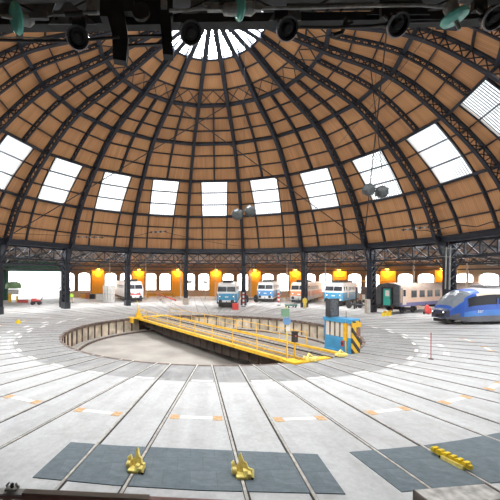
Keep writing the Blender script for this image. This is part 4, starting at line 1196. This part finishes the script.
# ================================================================== MATS AND RAIL STOPS IN FRONT
def clip_half(poly, n, d):      # keep n.p >= d
    out = []
    for i in range(len(poly)):
        a, b = poly[i], poly[(i + 1) % len(poly)]
        fa, fb = n.dot(a) - d, n.dot(b) - d
        if fa >= 0: out.append(a)
        if (fa >= 0) != (fb >= 0): out.append(a + (b - a) * (fa / (fa - fb)))
    return out
lines = []
for deg in (228.96, 218.96, 208.96, 198.96, 188.96, 178.96, 168.96, 158.96, 148.96, 138.96, 128.96):
    n = V((cos(radians(deg)), -sin(radians(deg)), 0))
    # seen from the viewer facing the pit the outward direction points back, so +n is on the left
    for o in (GA, -GA): lines.append((-n, -n.dot(n * o)))
def mats(poly, nm, labels):
    k = 0; poly = [V((p.x, p.y, 0)) for p in poly]
    for i in range(-1, len(lines)):
        q = poly
        if i >= 0: q = clip_half(q, lines[i][0], lines[i][1] + .06) if len(q) > 2 else q
        if i + 1 < len(lines) and len(q) > 2: q = clip_half(q, -lines[i + 1][0], -lines[i + 1][1] + .06)
        if len(q) < 3: continue
        A = abs(sum(q[j].x * q[(j + 1) % len(q)].y - q[(j + 1) % len(q)].x * q[j].y for j in range(len(q)))) / 2
        if A < .05: continue
        c = sum(q, V()) / len(q)
        if sum(q[j].x * q[(j + 1) % len(q)].y - q[(j + 1) % len(q)].x * q[j].y for j in range(len(q))) < 0: q = list(reversed(q))
        o = MB().prism([p - c for p in q], (0, 0, .02)).build('rubber_mat', M['rubber']); o.location = c
        tag(o, labels[min(k, len(labels) - 1)], 'mat', nm); k += 1
    return k
n1 = mats([G(71, 443.5), G(120, 446.8), G(318, 454), G(346, 493.5), G(200, 490.8), G(117, 486.5), G(33, 479)], 'blue grey mats in the left stretch',
     ['blue grey mat outside the leftmost rail, leftmost of the long stretch', 'blue grey mat left of the fin shaped yellow stop between two rails', 'patched blue grey mat between the two small yellow stops', 'blue grey mat right of the second small yellow stop between two rails', 'blue grey mat ending the long stretch at its right'])
n2 = mats([G(350, 451.5), G(385, 448.5), G(420, 445), G(460, 439), G(500, 431), G(560, 418), G(590, 452), G(500, 480.5), G(430, 488), G(402, 491)], 'blue grey mats in the right stretch',
     ['narrow blue grey mat beginning the right stretch beside the bare concrete gap', 'blue grey mat left of the long yellow notched bar, right stretch', 'blue grey mat under and right of the long yellow notched bar', 'blue grey mat at the right picture edge', 'blue grey mat beyond the right picture edge'])
print('mats', n1, n2)

def rail_dir(deg): return V((sin(radians(deg)), cos(radians(deg)), 0))
def stop_block(px, py, deg, off, label, mirror=1):
    n = V((cos(radians(deg)), -sin(radians(deg)), 0)); d = rail_dir(deg)
    g = G(px, py); s = g.dot(d); pos = d * s + n * off
    t = empty('derail_stop', pos, -radians(deg)); tag(t, label, 'rail stop'); t.scale = (1.0, 1.05, .95)
    # local: y along the rail (outward), x across
    MB().box((0, 0, .05), (.26, .42, .08)).box((.16 * mirror, .05, .08), (.12, .3, .14)).build('clamp', M['yellow2'], t, bevel=.015)
    f_ = MB().prism([(-.13, -.03, .06), (.1, -.03, .06), (.12, -.03, .2), (.06, -.03, .28), (.08, -.03, .44), (.03, -.03, .5), (-.05, -.03, .33), (-.12, -.03, .3), (-.17, -.03, .2)], (0, .07, 0)).build('fin', M['yellow2'], t, bevel=.01); f_.rotation_euler = (.3, 0, .35 * mirror)
    MB().prism([(.05, -.12, .05), (.17, -.05, .05), (.22, -.1, .26), (.15, -.16, .3)], (0, .09, .02)).build('cheek', M['yellow2'], t, bevel=.01)
    MB().prism([(-.14, -.18, .08), (-.14, .22, .08), (-.14, .15, .2), (-.14, -.05, .17)], (.1, 0, 0)).build('wedge', M['yellow2'], t, bevel=.01)
    MB().lathe([(.03, -.06), (.085, -.05), (.085, .03), (.04, .06)], (-.16 * mirror, .02, .13), (1, 0, 0), 12).build('hand_wheel', M['yellow2'], t)
    MB().tube([(.14 * mirror, -.06, .14), (.26 * mirror, .12, .2), (.24 * mirror, .22, .08)], .03, 8).build('lever', M['yellow2'], t)
    MB().box((.2 * mirror, .12, .05), (.12, .16, .07)).build('bolt_block', M['under'], t)
    return t
stop_block(138, 470, 188.96, -GA, 'small yellow rail stop with an upright fin, on the rail at the mat left part', -1)
stop_block(239, 475, 178.96, GA, 'small yellow rail stop on the rail near the middle of the long mat', -1)
# long notched bar
a, b = G(437, 451.5), G(475, 470)
deg = 168.96
best = None
for dg in (168.96, 158.96, 148.96):
    n = V((cos(radians(dg)), -sin(radians(dg)), 0))
    for o_ in (GA, -GA):
        e = abs(((a + b) / 2).dot(n) - o_)
        if best is None or e < best[0]: best = (e, dg, o_)
e, dg, o_ = best; print('bar rail', best)
d = rail_dir(dg); n = V((cos(radians(dg)), -sin(radians(dg)), 0)); c = (a + b) / 2
t = empty('notched_stop_bar', d * c.dot(d) + n * o_, 0); bd = (b - a).normalized(); t.rotation_euler = (0, 0, atan2(bd.y, bd.x))
tag(t, 'long bright yellow notched bar lying over a rail at the right', 'rail stop')
MB().box((0, 0, .12), (.98, .12, .1)).build('bar', M['lemon'], t, bevel=.01)
for i in range(6): MB().box((-.38 + i * .155, -.02, .19), (.08, .16, .06)).build('tooth', M['lemon'], t)
MB().box((.1, -.08, .06), (.55, .07, .1)).build('side_plate', M['yellow2'], t)
MB().box((0, 0, .045), (.5, .16, .06)).build('clamp', M['under'], t)
# timber block bottom right
tb = empty('timber_block', G(436, 494, .1), radians(8)); tb.location.z = 0; tag(tb, 'weathered grey block lying over the rail at the bottom right edge', 'block')
MB().box((.35, -.22, .13), (1.65, .5, .24)).build('block_body', M['timber'], tb, bevel=.02)
MB().box((-.49, -.22, .13), (.03, .5, .24)).build('block_end', M['timber_dark'], tb)

# viewer's platform guard rail bottom left
Z = 2.5
t = empty('guard_rail', (W(8, 492, Z).x, W(8, 492, Z).y, 0)); tag(t, 'brown platform guard rail crossing the bottom left corner', 'guard rail')
bx, by = t.location.x, t.location.y
rel = lambda p: V((p.x - bx, p.y - by, p.z))
MB().bar(rel(W(-120, 490.5, Z)), rel(W(150, 501.5, Z)), .05, .04).build('rail', M['redbrown'], t)
MB().bar(rel(W(-120, 488.2, Z)), rel(W(24, 494.0, Z)), .07, .012).build('rail_cap', M['galv'], t)
MB().bar(rel(W(24, 492.6, Z)), rel(W(150, 497.6, Z)), .055, .006).build('rail_edge', M['deck'], t)
for px in (8, 300):
    q = rel(W(px, 493 if px == 8 else 503, Z)); MB().bar((q.x, q.y, 0), (q.x, q.y, q.z - .01), .045, .045, (0, 1, 0)).build('post', M['redbrown'], t)
MB().bar(rel(W(150, 501.5, Z)), rel(W(300, 507.5, Z)), .05, .04).build('rail', M['redbrown'], t)
cl = empty('cable_clip', W(12.5, 491.5, Z) + V((0, 0, .005))); tag(cl, 'small grey metal clip fixed on the guard rail bottom left', 'clip')
MB().tube([(-.035, 0, .0), (-.04, 0, .03), (-.02, 0, .05)], .008, 8).tube([(.035, 0, 0), (.04, 0, .02), (.025, 0, .045)], .008, 8).box((0, 0, .008), (.085, .05, .014)).build('clip_body', M['galv'], cl)
MB().lathe([(.012, 0), (.012, .03), (.006, .035)], (0, 0, .012), n=10).build('clip_bolt', M['steel2'], cl)

# ================================================================== CABLES AND HANGING FITTINGS UNDER THE DOME
def cable(a, b, r, label, cat='cable', sag=0.0, m='cable', pts=None, group=None):
    a, b = V(a), V(b); c = (a + b) / 2
    ps = pts or [a.lerp(b, i / 12) - V((0, 0, sag * 4 * (i / 12) * (1 - i / 12))) for i in range(13)]
    o = MB().tube([V(p) - c for p in ps], r, 6).build('overhead_cable', M[m]); o.location = c
    tag(o, label, cat, group); return o
rib = lambda k, r, h: P(r, RIB0 + 20 * (k - 5), h)
cable(rib(7, 25.6, 9.1), rib(3, 9.6, 24.2), .055, 'straight cable crossing the dome from upper left down to the right column')
cable(rib(1, 25.6, 9.2), rib(5, 9.6, 24.2), .055, 'straight cable crossing the dome from upper right down to the far left column')
cable(rib(7, 25.4, 9.2), rib(10, 13.5, 22.6), .05, 'cable rising from the column beside the coach to the upper right dome')
cable(rib(9, 13.4, 22.9), rib(7.5, 22.6, 15.8), .04, 'thin cable hanging steeply across the right hand dome panels')
cable(W(448, 6, 9), W(330, 152, 30), .012, 'thin wire slanting down left from the insulator at the upper right', sag=.2)
def floodlight(pos, label, rz, tilt, hang):
    t = empty('twin_floodlight', pos, rz); tag(t, label, 'floodlight', 'twin floodlights hanging under the dome')
    for s in (-1, 1):
        rot = Matrix.Rotation(tilt, 3, 'Y')
        c = rot @ V((s * .58, 0, 0)); 
        MB().lathe([(.28, .34), (.5, .30), (.52, -.05), (.38, -.30), (.2, -.36)], (c.x, 0, c.z), (0, 1, .35), 8).build('lamp_head', M['flood'], t)
    MB().bar(Matrix.Rotation(tilt, 3, 'Y') @ V((-.6, 0, .2)), Matrix.Rotation(tilt, 3, 'Y') @ V((.6, 0, .2)), .12, .1).build('crossbar', M['steel2'], t)
    MB().tube([(0, 0, .2), (0, .1, hang)], .012, 6).build('hanger', M['cable'], t)
    return t
floodlight(W(243.5, 212.5, 31), 'grey twin floodlight hanging before the dome window right of centre', 0, -.28, 16.0)
floodlight(W(375, 190.5, 29), 'dark twin floodlight hanging before the bright skylight on the right', .1, .12, 14.0)
def insul(pos, label, L=2.4, rz=0, curl=0):
    t = empty('insulator_string', pos, rz); tag(t, label, 'insulator', 'insulators on the overhead wires')
    for i in range(7):
        x = -L / 2 + L * (i + .5) / 7
        MB().lathe([(.05, -.09), (.13, -.02), (.13, .02), (.05, .09)], (x, 0, .02 * i * curl), (1, 0, 0), 10).build('disc', M['galv'] if i % 2 else M['under'], t)
    MB().tube([(-L / 2, 0, 0), (L / 2, 0, .12 * curl)], .045, 6).build('rod', M['steel2'], t)
    return t
p1, p2, p3 = W(90, 237, 42), W(158, 232.5, 42), W(415, 229, 33)
insul(p1, 'long insulator on the overhead wire above the far left columns', 3.4, -.1, -1)
insul(p2, 'short insulator on the overhead wire above the middle left columns', 2.0, .1, 1)
insul(p3, 'pale insulator with spread wires near the right hand column head', 2.6, -.1, 2)
cable(rib(1, 25.4, 9.6), p1 + V((-1.7, .2, .1)), .03, 'wire from the far left column to the long insulator')
cable(p1 + V((1.7, -.1, 0)), p2 + V((-1, 0, 0)), .03, 'wire joining the two left insulators', sag=.3)
cable(p2 + V((1, 0, 0)), rib(5, 25.4, 9.4), .03, 'wire from the short insulator to a middle column head', sag=.2)
cable(rib(8, 25.3, 9.6), p3 + V((-1.2, 0, 0)), .03, 'short wire between the right column head and the pale insulator')
cable(p3 + V((1.3, 0, .1)), W(505, 222, 30), .05, 'thick curved wire leaving the pale insulator to the right', pts=[p3 + V((1.3, 0, .1)), W(440, 228, 32), W(458, 224, 31.5), W(475, 226, 31), W(490, 221, 30.5), W(505, 222, 30)])
cable(p3 + V((1.0, 0, 0)), W(470, 232, 31), .03, 'thin lower wire leaving the pale insulator to the right', sag=.5)
cc = rib(8, 27.2, 0)
for i, h in enumerate((8.9, 7.75, 6.85)):
    o = ring_mesh(1.0, 1.06, -.03, .03, (0, 0), 32).build('cable_loop', M['galv']); o.location = (cc.x, cc.y, h); o.rotation_euler = (.12, .1, 0)
    tag(o, 'pale cable loop round the column head above the railcar nose, %s of three' % ('topmost', 'middle', 'lowest')[i], 'cable', 'cable loops on the right column')
for i, x in enumerate((445.5, 449.5)):
    a = W(x, 246, 33.5); b = W(x - 1, 288, 33.5)
    cable(a, b, .06, 'vertical pale pipe before the column above the railcar, the %s of two' % ('left', 'right')[i], 'pipe', m='galv', group='pipes on the right column')

# ================================================================== CATENARY GANTRY ABOVE THE VIEWER
Zg = 3.6
gx = lambda px, py, z=Zg: W(px, py, z)
gb = empty('catenary_gantry', gx(250, 10)); gb.location.z = 0; tag(gb, 'dark steel overhead gantry with triangular lattice across the top edge', 'gantry')
o_ = gb.location.copy()
R_ = lambda px, py, z=Zg: gx(px, py, z) - V((o_.x, o_.y, 0))
XL, XR = -230, 830
MB().bar(R_(XL, 27.5), R_(XR, 14), .12, .085).bar(R_(XL, 24), R_(XR, 10.5), .03, .02).build('bottom_chord', M['gantry'], gb)
MB().bar(R_(XL, -6, 3.9), R_(XR, -8, 3.9), .1, .17).build('top_chord', M['gantry'], gb)
MB().bar(R_(XL, -60), R_(XR, -70), .12, .12).build('upper_chord', M['gantry'], gb)
m = MB()
for i in range(10):
    x = XL + 40 + i * 120; yb = 26 - (x - XL) / (XR - XL) * 13.5
    m.bar(R_(x, yb), R_(x + 60, -8, 3.7), .02, .09, (0, 1, 0)); m.bar(R_(x + 60, -8, 3.7), R_(x + 120, yb - 1.2), .02, .09, (0, 1, 0))
m.build('lattice', M['gantry'], gb)
for pl_ in ([(18, 4), (54, 3), (46, 24), (18, 26)], [(190, 0), (262, 0), (245, 17), (188, 17)], [(-60, 3), (10, 3), (10, 22), (-60, 22)]):
    MB().prism([R_(x, y, 3.75) for x, y in pl_], (0, .012, 0)).build('web_plate', M['gantry_l'], gb)
MB().bar(R_(285, 7.5, 3.5), R_(372, 6.5, 3.5), .012, .075, (0, 0, 1)).build('drilled_plate', M['gantry_l'], gb)
for px in (297, 312, 326, 340): MB().lathe([(.018, -.01), (.018, .01)], R_(px, 9.3, 3.49), (0, 1, 0), 12).build('bolt_hole', M['black'], gb)
g2 = MB().prism([R_(47, 24, 3.5), R_(64, 2, 3.5), R_(69, 2, 3.5), R_(95, 24, 3.5)], (0, .012, 0)).build('gusset_plate', M['gantry_l'], gb)
for px in (56, 70, 82): MB().lathe([(.018, -.02), (.018, .0)], R_(px, 20, 3.49), (0, 1, 0), 12).build('bolt_hole', M['black'], g2)
MB().prism([R_(366, 14, 3.5), R_(380, 0, 3.5), R_(420, 0, 3.5), R_(428, 14, 3.5)], (0, .015, 0)).build('gusset_plate', M['gantry'], gb)
MB().prism([R_(268, 20, 3.5), R_(274, 11, 3.5), R_(300, 11, 3.5), R_(300, 20, 3.5)], (0, .015, 0)).build('gusset_plate', M['gantry_l'], gb)
for px in (XL + 20, XR - 20):
    q = R_(px, 20); MB().box((q.x, q.y, 4.1), (.3, .3, 8.2)).build('post', M['gantry'], gb)
# yoke hanging down, with its two arms
yk = empty('hanging_yoke', gx(138, 8)); tag(yk, 'black two armed yoke hanging from the gantry left of centre', 'yoke')
o_y = yk.location.copy(); Y_ = lambda px, py, z=3.4: gx(px, py, z) - o_y
MB().prism([Y_(101, -6), Y_(104, 8), Y_(111, 34), Y_(112, 59), Y_(125, 61), Y_(127, 39), Y_(122, 6), Y_(122, -6)], (0, .09, 0)).build('arm', M['gantry'], yk)
MB().prism([Y_(158, -4), Y_(159, 20), Y_(162, 54), Y_(172, 55), Y_(172, 44), Y_(169, 12), Y_(167, -4)], (0, .09, 0)).build('arm', M['gantry'], yk)
MB().bar(Y_(100, 10, 3.5), Y_(172, 10, 3.5), .1, .2).bar(Y_(112, 24, 3.5), Y_(160, 23, 3.5), .08, .08).build('crosshead', M['gantry'], yk)
MB().bar(Y_(120, 37, 3.45), Y_(166, 36, 3.45), .03, .02).bar(Y_(123, 46, 3.45), Y_(166, 44, 3.45), .03, .02).build('tie_rod', M['cable'], yk)
MB().lathe([(.03, -.03), (.085, -.02), (.085, .02), (.03, .03)], Y_(140, 12, 3.35), (0, 1, 0), 14).box(Y_(128, 8, 3.38), (.1, .08, .12)).build('pulley', M['black'], yk)
for bx_, sz in ((Y_(92, 6, 3.45), (.12, .06, .14)), (Y_(163, 6, 3.4), (.06, .08, .07))): MB().box(bx_, sz).build('clamp', M['galv'], yk)
# tension rods
for i, (pts, lb) in enumerate([([(28, 15.5), (44, 16), (56, 13.5), (64, 13.5), (78, 12.5), (96, 12)], 'turnbuckle rod between the left green glass insulator and the yoke'),
                               ([(168, 10.5), (186, 10.5), (196, 8.5), (205, 8.5), (222, 9), (250, 8), (262, 8), (300, 8), (360, 6), (420, 5), (448, 8)], 'long tension rod along the gantry through the middle glass insulator')]):
    c0 = gx(*pts[0], 3.2)
    t = empty('tension_rod', c0); tag(t, lb, 'rod')
    MB().tube([gx(x, y, 3.2) - c0 for x, y in pts], .014, 8).build('rod', M['galv'] if i else M['gantry_l'], t)
    if i == 0:
        for bx_, sz in (((38, 16), (.16, .035, .06)), ((60, 13.5), (.14, .03, .035))): MB().box(gx(*bx_, 3.2) - c0, sz).build('turnbuckle', M['gantry_l'], t)
        MB().tube([gx(64, 14.5, 3.2) - c0, gx(82, 13, 3.2) - c0], .022, 8).build('sleeve', M['gantry'], t)
    else:
        for bx_, sz in (((216, 9), (.18, .04, .04)), ((210, 5), (.14, .03, .03)), ((254, 8), (.12, .03, .05))): MB().box(gx(*bx_, 3.2) - c0, sz).build('turnbuckle', M['galv'], t)
        MB().lathe([(.02, -.09), (.05, -.07), (.055, .05), (.03, .1)], gx(231, 9.5, 3.2) - c0, (1, 0, 0), 14).build('socket', M['galv'], t)
def glass_insulator(px, py, z, axis, r, label):
    t = empty('glass_insulator', gx(px, py, z)); tag(t, label, 'insulator', 'green glass insulators on the gantry')
    a = V(axis).normalized()
    MB().lathe([(.03, -.03), (r * .55, -.035), (r * .9, -.015), (r, .012), (r * .92, .03), (r * .5, .035), (.04, .05)], (0, 0, 0), a, 28).build('glass_disc', M['greenglass'], t, True)
    MB().lathe([(.02, .03), (.055, .05), (.06, .12), (.03, .16)], (0, 0, 0), a, 16).build('metal_cap', M['galv'], t, True)
    MB().lathe([(.015, -.12), (.018, -.03)], (0, 0, 0), a, 10).build('pin', M['galv'], t)
glass_insulator(14, 18, 3.2, (1, .75, .35), .135, 'green glass insulator at the upper left corner')
glass_insulator(238, 8, 3.2, (1, .2, .1), .105, 'green glass insulator at the top, right of the oculus')
glass_insulator(453, 18, 3.2, (-.3, .1, 1), .115, 'tilted green glass insulator at the upper right')
def bell(px, py, z, label, r=.1):
    t = empty('bell_insulator', gx(px, py, z)); tag(t, label, 'insulator', 'black bell insulators under the gantry')
    a = V((.1, -.75, -.62)).normalized()
    MB().lathe([(.035, -.11), (r * .7, -.09), (r, -.02), (r * .98, .03), (r * .8, .025), (r * .7, -.01)], (0, 0, 0), a, 28).build('bell', M['porcelain'], t, True)
    b = MB(); q = V((0, 0, 1)).rotation_difference(a)
    b.tube([q @ V((r * cos(2 * pi * i / 24), r * sin(2 * pi * i / 24), .02)) for i in range(10, 24)], .011, 6).build('metal_rim', M['rimmetal'], t, True)
    MB().lathe([(.03, -.02), (.045, .02), (.03, .05)], (0, 0, 0), a, 14).build('core', M['black'], t, True)
    top = V((-.03, .06, .0))
    MB().bar(a * -.09, (-.06, .12, .16), .05, .02).bar(a * -.09 + V((.05, 0, 0)), (-.01, .12, .17), .02, .05).build('clevis', M['gantry_l'], t)
    MB().box((-.03, .13, .2), (.13, .05, .1)).build('hanger_block', M['gantry'], t)
for px, py, lb in [(77, 37, 'black bell insulator hanging under the gantry plate at the left'), (190, 32, 'black bell insulator hanging left of the oculus'), (286, 28, 'black bell insulator hanging right of the oculus'),
                   (396, 24, 'black bell insulator hanging left of the tilted green insulator'), (491, 17, 'black bell insulator at the upper right corner')]:
    bell(px, py, 3.3, lb)
for i, (pts, lb) in enumerate([([(-40, 40), (0, 40), (30, 41), (75, 41), (118, 37)], 'black sagging cable at the upper left between insulators'), ([(292, 27), (330, 27.5), (370, 26), (392, 23)], 'black sagging cable between the two bells right of the oculus'),
                               ([(400, 22), (440, 21), (470, 18), (488, 15)], 'black sagging cable between the two rightmost bells'), ([(-30, 37), (20, 37.5), (60, 39)], 'thin grey cable above the black one at the upper left')]):
    c0 = gx(*pts[0], 3.35); o = MB().tube([gx(x, y, 3.35) - c0 for x, y in pts], .014 if i < 3 else .006, 8).build('sagging_cable', M['cable'] if i < 3 else M['galv']); o.location = c0; tag(o, lb, 'cable')
t = empty('cable_hook', gx(345, 20, 3.4)); tag(t, 'small black hook hanging under the gantry right of centre', 'hook')
MB().bar((0, 0, .02), (-.04, 0, -.12), .05, .03).bar((-.04, 0, -.12), (-.13, 0, -.15), .03, .03).bar((-.02, 0, -.06), (.06, 0, -.02), .02, .03).build('hook_body', M['gantry'], t)

# ================================================================== LIGHT, WORLD, CAMERA
w = bpy.data.worlds.new('world'); SC.world = w; w.use_nodes = True
bg = w.node_tree.nodes['Background']; bg.inputs[0].default_value = (.95, .97, 1, 1); bg.inputs[1].default_value = 2.2
cam = bpy.data.cameras.new('camera'); cam.sensor_width = 36; cam.lens = F / 500 * 36
cam.shift_x = (250 - CX) / 500; cam.shift_y = (CY - 250) / 500; cam.clip_end = 400; cam.clip_start = .05
co = bpy.data.objects.new('camera', cam); COL.objects.link(co)
co.matrix_world = Matrix.Translation((CAMX, CAMY, CAMH)) @ Matrix.Rotation(-(-YAW), 4, 'Z') @ Matrix.Rotation(pi / 2, 4, 'X') @ Matrix.Rotation(ROLL, 4, 'Z')
SC.camera = co
SC.view_settings.view_transform = 'Standard'; SC.view_settings.look = 'None'; SC.view_settings.gamma = 1
SC.view_settings.use_curve_mapping = False
SC.view_settings.exposure = 0.57
SC.cycles.use_denoising = True
SC.cycles.max_bounces = 8; SC.cycles.diffuse_bounces = 5
SC.cycles.sample_clamp_indirect = 8.0
